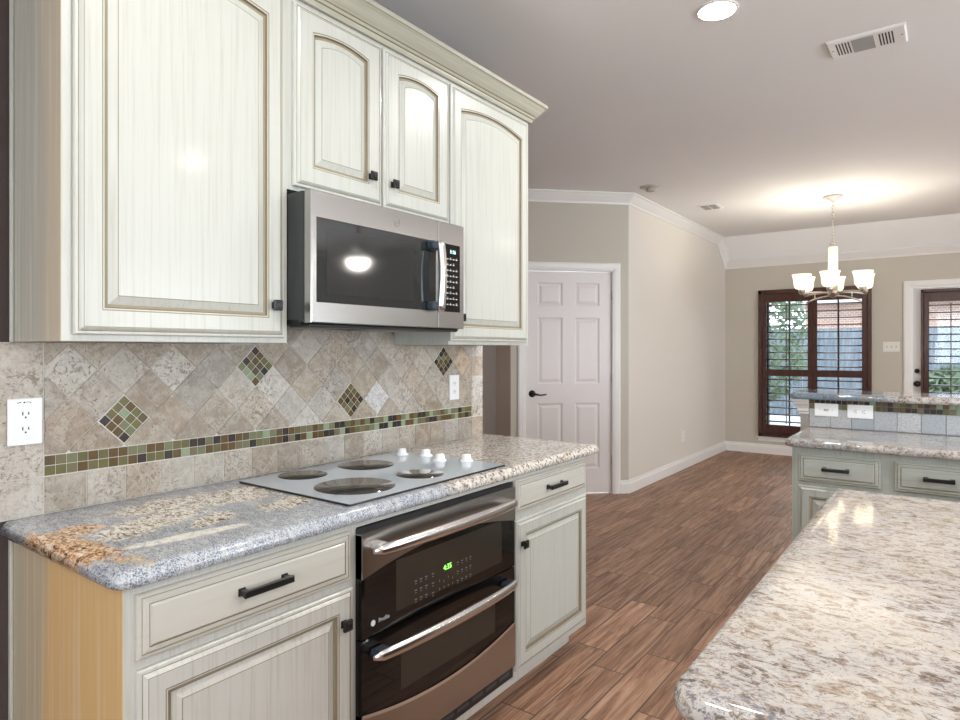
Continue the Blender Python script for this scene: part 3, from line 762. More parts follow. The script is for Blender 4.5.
while y < 2.62:
    tile([(y, .9175), (min(y + .1035, 2.643), .9175), (min(y + .1035, 2.643), 1.016), (y, 1.016)], tc()); y += .1043
T.build('travertine_tiles', M_TRAV, bs, keepn=False)
T = MB(); T.color_layer()
y = .669
while y < 2.545:
    for z in (1.0185, 1.0455): tile([(y, z), (y + .0262, z), (y + .0262, z + .0262), (y, z + .0262)], random.choice(MOSC), .0034, .0058, .0004)
    y += .02682
T.build('mosaic_band', M_MOS, bs)
for i, j in DIA:
    cu, cz = U0 + i * H, Z0 + j * H
    m = MB(); g = H - .001; m.rings([[(x, cu - g, cz), (x, cu, cz - g), (x, cu + g, cz), (x, cu, cz + g)] for x in (.006, .0080)], [0]); m.build('mosaic_grout', D.materials['white mosaic grout'], bs)
    T = MB(); T.color_layer(); q = (H - .0025) / 4
    for a in range(4):
        for b in range(4):
            mu = cu + (a - b) * q; mz = cz + (a + b - 3) * q; e = q * .955
            tile([(mu - e, mz), (mu, mz - e), (mu + e, mz), (mu, mz + e)], random.choice(MOSC), .0034, .0058, .0004)
    T.build('mosaic_diamond', M_MOS, bs)

# ------------------------------------------------------------------ outlets and switches
def outlet(name, label, cat, P, u, z, w, h, kind='duplex', horiz=False, group=None, mat=None):
    mat = mat or M_WHITEP; p0 = P(u, z, 0); t = thing(name, label, cat, (p0[0], p0[1], p0[2] - h / 2), group=group)
    m = MB(); m.box(P(u - w / 2, z - h / 2, 0), P(u + w / 2, z + h / 2, .0055), 0, .002); pl = m.build('cover_plate', mat, t)
    def q(du, dz): return (u + dz, z + du) if horiz else (u + du, z + dz)
    if kind == 'duplex':
        for s in (-1, 1):
            m = MB(); cu, cz = q(0, s * .0195); rs = []
            for d in (.004, .0068):
                ring = []
                for k in range(20):
                    a = 2 * math.pi * k / 20; a1, b1 = .0165 * math.cos(a), max(-.012, min(.012, .0165 * math.sin(a)))
                    if horiz: a1, b1 = b1, a1
                    ring.append(P(cu + a1, cz + b1, d))
                rs.append(ring)
            m.rings(rs, [0]); rc = m.build('receptacle', mat, t)
            for o, hh in ((-.0065, .0045), (.0065, .0035)):
                x, zz = (cu, cz + o) if horiz else (cu + o, cz + .002)
                a, b = (hh, .0013) if horiz else (.0013, hh)
                m = MB(); m.box(P(x - a, zz - b, .006), P(x + a, zz + b, .0072)); m.build('slot', M_HOLE, rc)
            x, zz = (cu - .008, cz) if horiz else (cu, cz - .008)
            m = MB(); m.box(P(x - .002, zz - .002, .006), P(x + .002, zz + .002, .0072)); m.build('ground_hole', M_HOLE, rc)
    if kind == 'toggle3':
        for s in (-1, 0, 1):
            m = MB(); m.box(P(u + s * .046 - .005, z - .012, .005), P(u + s * .046 + .005, z + .012, .0065)); m.box(P(u + s * .046 - .003, z - .002, .006), P(u + s * .046 + .003, z + .009, .016), 0, .001)
            m.build('toggle', M_NICKEL, t)
    if kind == 'toggle':
        m = MB(); m.box(P(u - .012, z - .005, .005), P(u + .012, z + .005, .0065), 0); m.box(P(u - .002, z - .003, .006), P(u + .009, z + .003, .015), 0, .001)
        m.build('toggle', M_NICKEL, t)
        for s in (-1, 1):
            m = MB(); m.box(P(u + s * .030 - .002, z - .002, .005), P(u + s * .030 + .002, z + .002, .0064)); m.build('screw', M_NICKEL, t)
    return t, pl
PB = PX(.0098)
t1, pl = outlet('wall_outlet', 'white duplex outlet on the tile left of the mosaic band, near the frame edge', 'outlet', PB, .624, 1.168, .078, .122)
m = MB()
for k in range(7): m.box((.0155, .606 + k * .0045, 1.2165 + (k % 3) * .001), (.0160, .6095 + k * .0045, 1.2185 + (k % 2) * .0015))
m.build('stamped_mark', M_HOLE, pl)
outlet('wall_outlet', 'white duplex outlet on the tile at the far end of the backsplash', 'outlet', PB, 2.403, 1.172, .073, .120)
outlet('wall_outlet', 'small white outlet low on the pale breakfast wall above the baseboard', 'outlet', PX(FX), 7.176, .372, .075, .12)
outlet('light_switch', 'three-gang ivory switch plate between the shuttered window and the patio door', 'switch', PY(FAR), 1.389, 1.387, .165, .118, 'toggle3', mat=M_OFFP)

# ------------------------------------------------------------------ upper cabinets
UF = .31; UB, UT = 1.376, 2.4475
UM3 = [M_CREAM, M_GLAZE, M_GLAZE2]; PU = PX(UF)
u1 = thing('upper_cabinet', 'large cream wall cabinet left of the microwave with arched panel door', 'cabinet', (.15, .9, UB))
m = MB(); m.box((.003, .604, UB), (UF - .019, 1.212, UT)); m.build('carcass', M_CREAM, u1)
m = MB(); m.box((.003, .598, UB), (UF - .0005, .5995, UT)); m.build('end_panel', M_ENDUP, u1)
m = MB(); m.box((.011, .589, UB - .001), (.022, .5975, UT), 0, .002); m.build('scribe_molding', M_CREAM, u1)
m = MB(); m.box((UF - .019, .5997, UB), (UF, 1.2145, UT)); m.build('face_frame', M_CREAM, u1)
d = make_front('door', PU, .620, 1.197, 1.391, 2.432, u1, levels_door(.064), UM3, .024); knob(PU, 1.156, 1.487, d)
u2 = thing('upper_cabinet', 'short cream two-door wall cabinet above the microwave', 'cabinet', (.15, 1.6, 1.85))
m = MB(); m.box((.003, 1.2145, 1.85), (UF - .019, 1.996, UT)); m.build('carcass', M_CREAM, u2)
m = MB(); m.box((UF - .019, 1.2145, 1.85), (UF, 1.996, UT)); m.build('face_frame', M_CREAM, u2)
d = make_front('door', PU, 1.232, 1.607, 1.862, 2.432, u2, levels_door(.072, -.010), UM3, .017); knob(PU, 1.546, 1.956, d)
d = make_front('door', PU, 1.617, 1.984, 1.862, 2.432, u2, levels_door(.072, -.010), UM3, .017); knob(PU, 1.655, 1.950, d)
u3 = thing('upper_cabinet', 'tall cream wall cabinet right of the microwave at the end of the run', 'cabinet', (.15, 2.3, UB))
m = MB(); m.box((.003, 1.996, UB), (UF - .019, 2.596, UT)); m.build('carcass', M_CREAM, u3)
m = MB(); m.box((.003, 2.596, UB), (UF - .019, 2.602, UT)); m.build('end_panel', M_ENDUP, u3)
m = MB(); m.box((UF - .019, 1.996, UB), (UF, 2.602, UT)); m.build('face_frame', M_CREAM, u3)
d = make_front('door', PU, 1.996, 2.575, 1.391, 2.432, u3, levels_door(.062), UM3, .028); knob(PU, 2.046, 1.487, d)
cp = [(0, 2.448), (.012, 2.448), (.016, 2.456), (.016, 2.464), (.021, 2.466), (.026, 2.474), (.030, 2.476), (.044, 2.492), (.060, 2.514), (.066, 2.520), (.070, 2.520), (.070, 2.536), (0, 2.536)]
m = MB(); m.sweep([(.003, .598), (UF, .598), (UF, 2.602), (.003, 2.602)], cp, 0, 1)
bmesh.ops.recalc_face_normals(m.b, faces=m.b.faces[:])
for f in m.b.faces:
    c = f.calc_center_median()
    if abs(c.z - 2.465) < .0016 or abs(c.z - 2.475) < .0012: f.material_index = 1
tag(m.build('cabinet_crown', [cream('crown paint, deeper glaze', (60, 3, 110), (.43, .42, .345), (.33, .31, .235)), M_GLAZE2], origin=(.15, 1.6, 2.448)), 'cream crown molding along the top of the wall cabinets', 'molding')

# ------------------------------------------------------------------ microwave
mw = thing('microwave', 'stainless over-the-range microwave with black glass door and vertical handle', 'microwave', (.2, 1.6, 1.432))
XF = .425; ya, yb_ = 1.216, 1.952; zb, zt = 1.436, 1.834
m = MB(); m.box((.012, 1.2175, zb + .012), (.385, 1.993, zt)); m.box((.36, ya + .003, zb + .004), (.394, yb_ - .003, zt - .002)); m.build('housing', simple('dark green grey enamel', (.035, .042, .042), .35), mw)
def frame_plate(m, x0, x1, y0, y1, z0, z1, hy0, hy1, hz0, hz1, bev=.003, mat=0):
    o = [(y0, z0), (y1, z0), (y1, z1), (y0, z1)]; i = [(hy0, hz0), (hy1, hz0), (hy1, hz1), (hy0, hz1)]
    def off(r, s): cx = (r[0][0] + r[2][0]) / 2; cz = (r[0][1] + r[2][1]) / 2; return [(y - s * (1 if y > cx else -1), z - s * (1 if z > cz else -1)) for y, z in r]
    rs = [[(x0, *p) for p in i], [(x0, *p) for p in o], [(x1 - bev, *p) for p in o], [(x1, *p) for p in off(o, bev)], [(x1, *p) for p in off(i, -.001)], [(x1 - .003, *p) for p in i], [(x0, *p) for p in i]]
    m.rings(rs, [mat] * 6, cap0=False, cap1=False)
m = MB(); frame_plate(m, .394, XF, ya, 1.796, zb, zt, 1.236, 1.785, 1.499, 1.753); md = m.build('door', M_STEEL, mw)
m = MB(); m.box((.396, 1.235, 1.498), (XF - .002, 1.786, 1.754)); mwg = m.build('door_glass', M_MWG, md)
m = MB(); m.box((XF - .0019, 1.275, 1.525), (XF - .0016, 1.665, 1.728)); m.build('window_inlay', simple('perforated window screen', (.028, .030, .031), .06, spec=.8), mwg)
m = MB(); frame_plate(m, .394, XF, 1.798, yb_, zb, zt, 1.806, 1.926, 1.499, 1.753); pn = m.build('control_panel', M_STEEL, mw)
m = MB(); m.box((.396, 1.805, 1.498), (XF - .001, 1.927, 1.754)); kp = m.build('keypad', M_GLOSS, pn)
text('1:16', .020, MX(XF - .0008, 1.884, 1.726), M_CYAN, kp, 'display')
m = MB()
for r in range(9):
    z = 1.698 - r * .0215
    for c in range(4):
        if r in (1, 5) and c == 3: continue
        y = 1.852 + c * .018; m.box((XF - .001, y - .0050, z - .0022), (XF - .0005, y + .0050, z + .0022))
        if (r + c) % 2: m.box((XF - .001, y - .003, z + .0045), (XF - .0005, y + .003, z + .0062))
m.build('button_print', M_TEXT, kp)
m = MB(); pts = []
for k in range(13):
    t = k / 12; pts.append((XF + .033 + .010 * math.sin(math.pi * t), 1.775, 1.496 + t * .254))
rs = [[(x - .008, y - .017, z), (x + .004, y - .017, z), (x + .009, y - .010, z), (x + .009, y + .010, z), (x + .004, y + .017, z), (x - .008, y + .017, z)] for x, y, z in pts]
m.rings(rs, [0] * 12, smooth=True); hd = m.build('handle', M_STEELV, md)
hmm = simple('dark blue grey plastic', (.03, .045, .06), .3)
for z0, z1 in ((1.498, 1.530), (1.718, 1.750)):
    m = MB(); m.box((XF - .003, 1.735, z0), (XF + .032, 1.790, z1), 0, .006); m.build('handle_mount', hmm, hd)
m = MB()
ring = lambda r, x: [(x, 1.580 + r * math.cos(2 * math.pi * k / 28), 1.791 + r * math.sin(2 * math.pi * k / 28)) for k in range(28)]
m.rings([ring(.0155, XF - .0005), ring(.0155, XF + .0010), ring(.0130, XF + .0010), ring(.0130, XF - .0005)], [0] * 3, cap0=False, cap1=False); lg = m.build('round_badge', simple('badge ring', (.30, .30, .31), .3, .8), md)
text('GE', .013, MX(XF + .0004, 1.580, 1.791), simple('badge engraving', (.30, .30, .31), .4, .5), lg, 'badge_letters')
m = MB(); m.box((.02, ya + .006, zb - .004), (.37, 1.985, zb + .012)); m.box((.30, ya + .012, zb - .012), (.405, yb_ - .012, zb - .001), 0, .004)
bt = m.build('bottom_vent', M_BLK, mw)
gfm = simple('filter mesh', (.25, .27, .29), .4, .8, vs=300, var=.4)
for y0, y1 in ((1.26, 1.52), (1.66, 1.92)):
    m = MB(); m.box((.08, y0, zb - .008), (.28, y1, zb - .003)); m.build('grease_filter', gfm, bt)

# ------------------------------------------------------------------ cooktop
ck = thing('cooktop', 'blue-grey glass electric cooktop with four burners and white knobs', 'cooktop', (.33, 1.6, .916))
m = MB(); m.rings([[(x, y, z) for x, y in rrect(.062, .600, 1.208, 1.984, (.008,) * 4, i, 4)] for i, z in ((.002, .9163), (0, .9175), (0, .9205), (.002, .9225))], [1, 1, 1])
for f in m.b.faces:
    if f.calc_center_median().z > .9224: f.material_index = 0
m.build('glass_surface', [M_COOK, M_BLK], ck)
for x, y, r in ((.150, 1.400, .083), (.184, 1.663, .104), (.427, 1.387, .128), (.463, 1.654, .083)):
    m = MB(); m.lathe([(0, .9224), (r, .9224), (r, .9229), (0, .9229)], (x, y, 0), 48); m.build('burner', M_BURN, ck)
for x, y in ((.136, 1.908), (.231, 1.948), (.350, 1.896), (.437, 1.952)):
    m = MB(); m.lathe([(0, .9225), (.0265, .9225), (.027, .925), (.024, .928), (.0195, .930), (.0175, .945), (.0165, .9475), (0, .948)], (x, y, 0), 24); kb = m.build('knob', M_WHITEP, ck)
    m = MB(); m.box((x - .003, y - .0155, .9475), (x + .003, y + .0155, .9495), 0, .0008); m.build('knob_grip', M_WHITEP, kb)

# ------------------------------------------------------------------ double wall oven under the cooktop
ov = thing('wall_oven', 'built-in stainless double oven with two black glass doors and bar handles', 'oven', (.35, 1.63, .118))
OF = .642; oy0, oy1 = 1.218, 1.985
m = MB(); m.box((.02, 1.2265, .118), (.60, 2.006, .852)); m.box((.6105, 1.2215, .118), (.614, 2.010, .854)); m.box((.59, 1.2265, .118), (.611, 2.006, .852)); m.build('oven_body', M_BLK, ov)
def arcband(m, y0, y1, za, zb_, zc, x0, x1, mat, n=24, top_straight=True):
    """strip between straight edge z=za and an arc that is zb_ at the ends and zc in the middle"""
    rs = []
    for k in range(n + 1):
        t = k / n; y = y0 + (y1 - y0) * t; z = zb_ + (zc - zb_) * (1 - (2 * t - 1) ** 2)
        rs.append([(x0, y, za), (x1, y, za), (x1, y, z), (x0, y, z)])
    m.rings(rs, [mat] * n, capmat=mat)
# upper door
m = MB(); m.box((.614, oy0, .549), (OF - .004, oy1, .838)); ud = m.build('upper_door', M_GLOSS, ov)
m = MB(); arcband(m, oy0, oy1, .842, .717, .762, .616, OF, 0); m.build('upper_trim', M_STEEL, ud)
m = MB(); m.box((OF - .0041, 1.355, .585), (OF - .0036, 1.90, .735)); m.build('upper_window', M_INNER, ud)
# lower door
m = MB(); m.box((.614, oy0, .180), (OF - .004, oy1, .543)); ld = m.build('lower_door', M_GLOSS, ov)
m = MB(); arcband(m, oy0, oy1, .176, .335, .288, .616, OF, 0); m.build('lower_trim', M_STEEL, ld)
m = MB()
for k in range(24):
    t0, t1 = k / 24, (k + 1) / 24
    f = lambda t: (oy0 + (oy1 - oy0) * t, .335 - .047 * (1 - (2 * t - 1) ** 2))
    (a, za), (b, zb2) = f(t0), f(t1)
    m.face([(OF + .0004, a, za), (OF + .0004, b, zb2), (OF - .0008, b, zb2 + .006), (OF - .0008, a, za + .006)])
    m.face([(OF + .0004, a, za), (OF + .0004, b, zb2), (OF + .0004, b, zb2 - .0035), (OF + .0004, a, za - .0035)])
m.build('trim_edge', M_CHROME, ld)
m = MB(); m.box((OF - .0041, 1.375, .345), (OF - .0036, 1.86, .475)); m.build('lower_window', M_INNER, ld)
def oven_handle(z, door_, drop):
    m = MB(); n = 28; rs = []
    y0, y1 = 1.236, 1.955
    for k in range(n + 1):
        t = k / n; y = y0 + (y1 - y0) * t; e = 1 - (2 * t - 1) ** 2
        x = OF + .028 + .030 * e ** .7; zz = z + (.004 * e)
        w = .0135 + .003 * e; ed = min(t, 1 - t)
        if ed < .04: w *= .45 + .55 * math.sqrt(max(0, 1 - (1 - ed / .04) ** 2))
        rs.append([(x + w * .85 * math.cos(2 * math.pi * q / 14), y, zz + w * 1.15 * math.sin(2 * math.pi * q / 14)) for q in range(14)])
    m.rings(rs, [0] * n, smooth=True); h = m.build('handle', M_STEELV, door_)
    pm = M_STEELV if not drop else simple('dark handle mount', (.02, .03, .045), .25)
    for y in (1.274, 1.917):
        m = MB(); m.box((OF - .006, y - .028, z - .010), (OF + .036, y + .028, z + .012), 0, .008); m.build('handle_post', pm, h)
oven_handle(.797, ud, False); oven_handle(.503, ld, True)
# vent below
m = MB(); m.box((.6145, 1.224, .118), (.618, 2.004, .172)); bv = m.build('lower_vent', M_BLK, ov)
m = MB()
for k in range(9): m.box((.618, 1.255 + k * .082, .136), (.621, 1.320 + k * .082, .150), 0, .001)
m.build('vent_slots', simple('vent grey', (.06, .065, .07), .4), bv)
# control print and display
Xc = OF - .0035
text('4:35', .024, MX(Xc + .0004, 1.592, .652), M_GREEN, ud, 'display')
M_CPR = simple('dim control print', (.17, .16, .165), .5)
m = MB()
def btn(y, z, w=.011, h=.0035): m.box((Xc - .0008, y - w / 2, z - h / 2), (Xc + .0003, y + w / 2, z + h / 2))
for r in range(3):
    for c in range(3):
        btn(1.44 + c * .024, .650 - r * .028); btn(1.44 + c * .024, .642 - r * .028, .008, .002)
    btn(1.520, .650 - r * .030); btn(1.520, .641 - r * .030, .008, .0025)
m.build('control_print', M_CPR, ud)
m = MB()
for r in range(3):
    for c in range(4):
        btn(1.645 + c * .023, .652 - r * .030, .009); btn(1.645 + c * .023, .644 - r * .030, .007, .002)
m.build('control_print', M_CPR, ud)
m = MB()
for c in range(4):
    btn(1.552 + c * .022, .618 - (c % 2) * .008, .003, .008); btn(1.552 + c * .022, .592, .004, .006)
m.build('control_print', M_CPR, ud)
m = MB(); ring = lambda r, x: [(x, 1.262 + r * math.cos(2 * math.pi * k / 24), .583 + r * math.sin(2 * math.pi * k / 24)) for k in range(24)]
m.rings([ring(.0085, Xc - .0008), ring(.0085, Xc + .0003)], [0]); m.build('round_badge', M_MARK, ud)
text('Profile', .017, MX(Xc + .0002, 1.305, .583), M_TEXT, ud, 'badge_lettering')

# ------------------------------------------------------------------ island
il = thing('island_cabinet', 'dark stained island base under the large cream granite top', 'cabinet', (2.5, 1.55, 0))
m = MB(); m.box((1.72, .90, .10), (3.42, 2.245, .8755)); m.build('carcass', M_ISLW, il)
m = MB(); m.box((1.78, .96, 0), (3.36, 2.18, .10)); m.build('plinth', M_ISLW, il)
m = slab_top(1.648, 3.50, .800, 2.312, (.055, .03, .03, .012), edge(.876, .916, 'round'))
tag(m.build('island_countertop', M_GRANI, origin=(2.5, 1.55, .876)), 'large cream granite island top with rounded near corner in the right foreground', 'countertop')

# ------------------------------------------------------------------ peninsula with raised bar
PF = 3.462
pc = thing('peninsula_cabinet', 'sage-grey glazed cabinet run under the two-level breakfast bar', 'cabinet', (2.4, 3.7, 0))
m = MB(); m.box((1.318, PF + .019, .10), (3.6, 4.03, .8745)); m.build('carcass', M_SAGE, pc)
m = MB(); m.box((1.315, PF, .10), (3.6, PF + .019, .8755)); m.build('face_frame', M_SAGE, pc)
m = MB(); m.box((1.33, PF + .07, 0), (3.6, 4.02, .10)); m.build('toe_kick', M_SAGE, pc)
SM = [M_SAGE, M_GLAZE, M_GLAZE2]; SH = [M_SAGEH, M_GLAZE, M_GLAZE2]; PP = PY(PF); uu = 1.344
while uu < 3.3:
    a, b = uu, uu + .345
    dr = make_front('drawer', PP, a, b, .712, .846, pc, levels_drawer(), SH); pull(PP, (a + b) / 2 - .008, .781, .115, dr)
    dd = make_front('door', PP, a, b, .125, .690, pc, levels_door(.055), SM); knob(PP, b - .03, .60, dd)
    uu += .399
m = slab_top(1.282, 3.65, 3.422, 4.032, (.045, .01, .01, .01), edge(.876, .916, 'round'))
tag(m.build('peninsula_countertop', M_GRANP, origin=(2.4, 3.7, .876)), 'grey and cream granite counter on the sage cabinets below the raised bar', 'countertop')
rb = thing('raised_bar_wall', 'tiled half wall carrying the raised bar behind the peninsula counter', 'half wall', (2.4, 4.1, 0))
m = MB(); m.box((1.252, 4.040, 0), (3.62, 4.21, 1.072)); m.build('half_wall', simple('dark greige paint', (.30, .27, .25), .6), rb)
T = MB(); T.color_layer()
def tiley(u0, u1, z0, z1, col, th=.005, y=4.040):
    T.box((u0 + .001, y - th, z0 + .001), (u1 - .001, y, z1 - .001), 0, .001, col)
u = 1.300; k = 0
while u < 3.6:
    tiley(u, u + .104, .917, 1.020, random.choice([(.44, .46, .49), (.52, .53, .54), (.38, .41, .45), (.47, .47, .48)])); u += .105
T.build('stone_tiles', M_GTILE, rb)
T = MB(); T.color_layer(); u = 1.300
while u < 3.6:
    for z in (1.021, 1.0475): tiley(u, u + .0262, z, z + .0255, random.choice(MOSC))
    u += .0268
T.build('mosaic_band', M_MOS, rb)
m = MB()
bp_ = [(.000, .985), (.006, .988), (.006, .998), (.012, 1.004), (.014, 1.018), (.022, 1.036), (.030, 1.046), (.032, 1.056), (.036, 1.060), (.036, 1.072)]
m.rings([[(1.252 - o, 4.2145, z), (1.252 - o, 4.040 - o, z), (1.297, 4.040 - o, z), (1.297, 4.0385, z), (1.2515, 4.0385, z), (1.2515, 4.2145, z)] for o, z in bp_], [0] * 9)
m.build('bed_molding', simple('pale stone molding', (.62, .60, .57), .5), rb)
m = slab_top(1.205, 3.68, 3.985, 4.42, (.03, .01, .01, .04), edge(1.073, 1.110, 'round'))
tag(m.build('bar_top', M_GRANB, origin=(2.4, 4.2, 1.073)), 'raised granite bar top in front of the patio door', 'countertop')
PW = PY(4.0345)
outlet('light_switch', 'white horizontal switch plate at the left end of the raised bar tiles', 'switch', PW, 1.386, 1.016, .118, .072, 'toggle', True)
outlet('wall_outlet', 'white horizontal outlet on the raised bar tiles, right of the switch plate', 'outlet', PW, 1.550, 1.015, .122, .074, 'duplex', True)

# ------------------------------------------------------------------ ceiling fixtures
for k, (x, y, w) in enumerate(CANS):
    t = thing('ceiling_light', ['round recessed ceiling light shining above the kitchen aisle', 'added recessed ceiling light above the oven, out of frame', 'added unseen recessed light nearest the back wall', 'recessed ceiling light over the near living area', 'recessed ceiling light right of the island', 'added unseen recessed light by the patio door'][k], 'ceiling light', (x, y, CEIL - .012), group='recessed ceiling lights')
    m = MB(); m.lathe([(.076, CEIL), (.088, CEIL), (.087, CEIL - .004), (.082, CEIL - .007), (.076, CEIL - .007), (.076, CEIL)], (x, y, 0), 36); m.build('trim_ring', M_TRIM, t)
    m = MB(); m.lathe([(0, CEIL - .0005), (.0765, CEIL - .0005), (.0765, CEIL - .006), (0, CEIL - .012)], (x, y, 0), 36); m.build('lens', M_CANL, t)
v = thing('ceiling_vent', 'white rectangular air register with two slotted ends on the kitchen ceiling', 'vent', (1.628, 3.515, CEIL))
zz = CEIL
def quadring(m, x0, x1, y0, y1, lev): m.rings([[(x0 + i, y0 + i, z), (x1 - i, y0 + i, z), (x1 - i, y1 - i, z), (x0 + i, y1 - i, z)] for i, z in lev], [0] * (len(lev) - 1))
m = MB(); quadring(m, 1.470, 1.786, 3.412, 3.612, [(0, zz), (0, zz - .006), (.006, zz - .012), (.012, zz - .012)]); vf = m.build('register_plate', M_TRIM, v)
m = MB(); m.box((1.570, 3.440, zz - .0135), (1.660, 3.585, zz - .0118)); m.build('center_plate', simple('grey damper', (.33, .33, .33), .5), vf)
m = MB()
for a in (1.505, 1.680):
    m = MB()
    for k in range(5): m.box((a + k * .0125, 3.445, zz - .0125), (a + .006 + k * .0125, 3.580, zz - .0118))
    m.build('slots', M_HOLE, vf)
for x in (1.488, 1.768):
    m = MB(); m.lathe([(0, zz - .014), (.005, zz - .0135), (.006, zz - .0118), (0, zz - .0118)], (x, 3.512, 0), 10); m.build('screw', M_NICKEL, vf)
v = thing('ceiling_vent', 'small square white air vent on the ceiling near the pale breakfast wall', 'vent', (-.03, 6.63, CEIL))
m = MB(); quadring(m, -.13, .07, 6.50, 6.76, [(0, zz), (0, zz - .004), (.008, zz - .010)]); vf = m.build('register_plate', M_TRIM, v)
m = MB()
for k in range(5):
    for x0, x1 in ((-.105, -.035), (-.025, .045)): m.box((x0, 6.53 + k * .042, zz - .0108), (x1, 6.552 + k * .042, zz - .0098))
m.build('slots', simple('vent shadow gap', (.12, .12, .12), .7), vf)
v = thing('smoke_detector', 'small round ceiling sensor above the wall corner', 'smoke detector', (-.23, 5.50, CEIL - .04))
m = MB(); m.lathe([(0, zz), (.085, zz), (.083, zz - .008), (.05, zz - .012), (0, zz - .013)], (-.23, 5.50, 0), 28); m.build('base_plate', simple('aged ivory', (.52, .49, .44), .5), v)
m = MB(); m.lathe([(0, zz - .012), (.042, zz - .012), (.042, zz - .040), (.036, zz - .046), (0, zz - .047)], (-.215, 5.49, 0), 28); m.build('sensor_head', simple('beige plastic', (.46, .42, .36), .5), v)

# ------------------------------------------------------------------ chandelier over the breakfast area
CX, CY = 1.046, 6.876
ch = thing('chandelier', 'six-light chandelier with frosted bell shades hanging from a chain in the breakfast area', 'chandelier', (CX, CY, 1.80))
m = MB(); m.lathe([(0, zz), (.085, zz), (.088, zz - .012), (.075, zz - .022), (.04, zz - .034), (.018, zz - .045), (.012, zz - .06), (0, zz - .061)], (CX, CY, 0), 32); m.build('canopy', simple('pewter paint', (.45, .43, .40), .4), ch)
m = MB(); z = zz - .058; k = 0
while z > 2.385:
    n = 14; rs = []
    ax = Vector((1, 0, 0)) if k % 2 else Vector((0, 1, 0))
    pts = [Vector((CX, CY, z - .019)) + ax * .009 * math.cos(2 * math.pi * q / n) + Vector((0, 0, .019 * math.sin(2 * math.pi * q / n))) for q in range(n + 1)]
    m.tube(pts, .0028, 6); z -= .0315; k += 1
m.build('chain', M_NICKEL, ch)
m = MB(); n = 20
m.tube([(CX + .022 * math.cos(2 * math.pi * q / n), CY, 2.362 + .022 * math.sin(2 * math.pi * q / n)) for q in range(n + 1)], .004, 8); m.build('hanging_ring', M_NICKEL, ch)
m = MB(); m.lathe([(0, 2.342), (.020, 2.342), (.040, 2.335), (.042, 2.328), (.042, 1.935), (.038, 1.925), (0, 1.925)], (CX, CY, 0), 28); m.build('column', M_COLUMN, ch)
m = MB(); m.lathe([(0, 1.925), (.036, 1.925), (.05, 1.915), (.05, 1.88), (.030, 1.872), (.018, 1.85), (0, 1.842)], (CX, CY, 0), 28); m.build('hub', M_NICKEL, ch)
RA = .29; rot0 = math.radians(2.5)
proto = None
for k in range(6):
    a = rot0 + math.radians(30 + 60 * k); ux, uy = math.cos(a), math.sin(a)
    m = MB(); m.tube([(CX + ux * r, CY + uy * r, z) for r, z in ((.03, 1.895), (.12, 1.902), (.20, 1.900), (.27, 1.890), (.305, 1.886))], .007, 8, flat=1.3)
    arm = m.build('arm', M_NICKEL, ch)
    sx, sy = CX + ux * RA, CY + uy * RA
    m = MB(); m.lathe([(0, 1.888), (.022, 1.890), (.028, 1.905), (.032, 1.925), (.026, 1.930), (0, 1.930)], (sx, sy, 0), 20); m.build('candle_cup', M_NICKEL, arm)
    m = MB(); m.lathe([(.030, 1.932), (.052, 1.936), (.066, 1.955), (.070, 1.985), (.072, 2.02), (.080, 2.055), (.086, 2.072), (.083, 2.074), (.077, 2.056), (.069, 2.02), (.067, 1.985), (.062, 1.957), (.050, 1.940), (.030, 1.936)], (sx, sy, 0), 28)
    m.build('lamp_shade', M_SHADE, arm)
    m = MB(); m.lathe([(0, 1.93), (.012, 1.935), (.014, 1.955), (.024, 1.985), (.026, 2.0), (.018, 2.02), (0, 2.028)], (sx, sy, 0), 14); m.build('bulb', M_BULB, arm)
    l = D.lights.new('chandelier_bulb', 'POINT'); l.energy = 2.9; l.color = (1, .95, .86); l.shadow_soft_size = .03
    o = D.objects.new('chandelier_bulb', l); COL.objects.link(o); o.location = (sx, sy, 2.06)
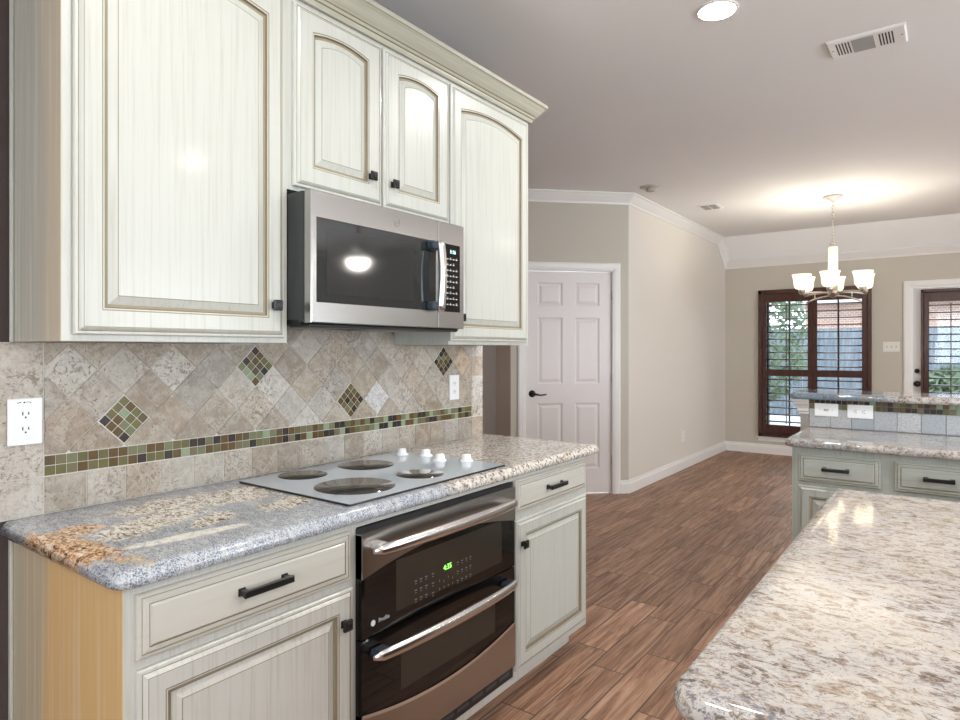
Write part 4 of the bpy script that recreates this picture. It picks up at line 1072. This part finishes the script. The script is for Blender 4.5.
for k in range(1):       # bowed strap under the arms with short posts
    a = rot0 + math.radians(60 * k); ux, uy = math.cos(a), math.sin(a)
    m = MB(); m.tube([(CX + ux * r, CY + uy * r, 1.868 - .060 * (r / .23) ** 2) for r in [(-.23 + .46 * q / 16) for q in range(17)]], .0065, 8, flat=1.2)
    st_ = m.build('bowed_strap', M_NICKEL, ch)
    for s in (-1, 1):
        m = MB(); m.tube([(CX + ux * s * .155, CY + uy * s * .155, 1.83), (CX + ux * s * .155, CY + uy * s * .155, 1.90)], .006, 8); m.build('strap_post', M_NICKEL, st_)

# ------------------------------------------------------------------ ceiling fan in the living room (seen mirrored in the microwave door)
fx, fy, fz = 4.17, 4.85, 2.29
fan = thing('ceiling_fan', 'ceiling fan with lit glass bowl, seen mirrored in the microwave door', 'ceiling fan', (fx, fy, 2.2))
dkm = simple('bronze fan metal', (.05, .04, .035), .35, .6)
m = MB(); m.lathe([(0, CEIL), (.07, CEIL), (.06, CEIL - .05), (.015, CEIL - .07), (.013, 2.55), (.03, 2.54), (.09, 2.52), (.13, 2.47), (.13, 2.43), (.10, 2.39), (.07, 2.37), (0, 2.37)], (fx, fy, 0), 32); m.build('motor_housing', dkm, fan)
m = MB(); m.lathe([(0, 2.37), (.12, 2.37), (.14, 2.355), (.14, 2.345), (0, 2.345)], (fx, fy, 0), 32); m.build('light_fitter', M_NICKEL, fan)
m = MB(); m.lathe([(0, 2.345), (.118, 2.345), (.115, 2.31), (.092, 2.27), (.055, 2.245), (0, 2.238)], (fx, fy, 0), 32); m.build('glass_bowl', M_FANL, fan)
for k in range(5):
    a = math.radians(15 + 72 * k); m = MB(); c, s_ = math.cos(a), math.sin(a)
    def q(r, w, z): return (fx + c * r - s_ * w, fy + s_ * r + c * w, z)
    m.rings([[q(r, -w, 2.415 - .02), q(r, w, 2.415 + .02), q(r, w, 2.422 + .02), q(r, -w, 2.422 - .02)] for r, w in ((.12, .02), (.19, .03), (.22, .06), (.62, .07), (.66, .05))], [0] * 4)
    m.build('fan_blade', M_ISLW, fan)
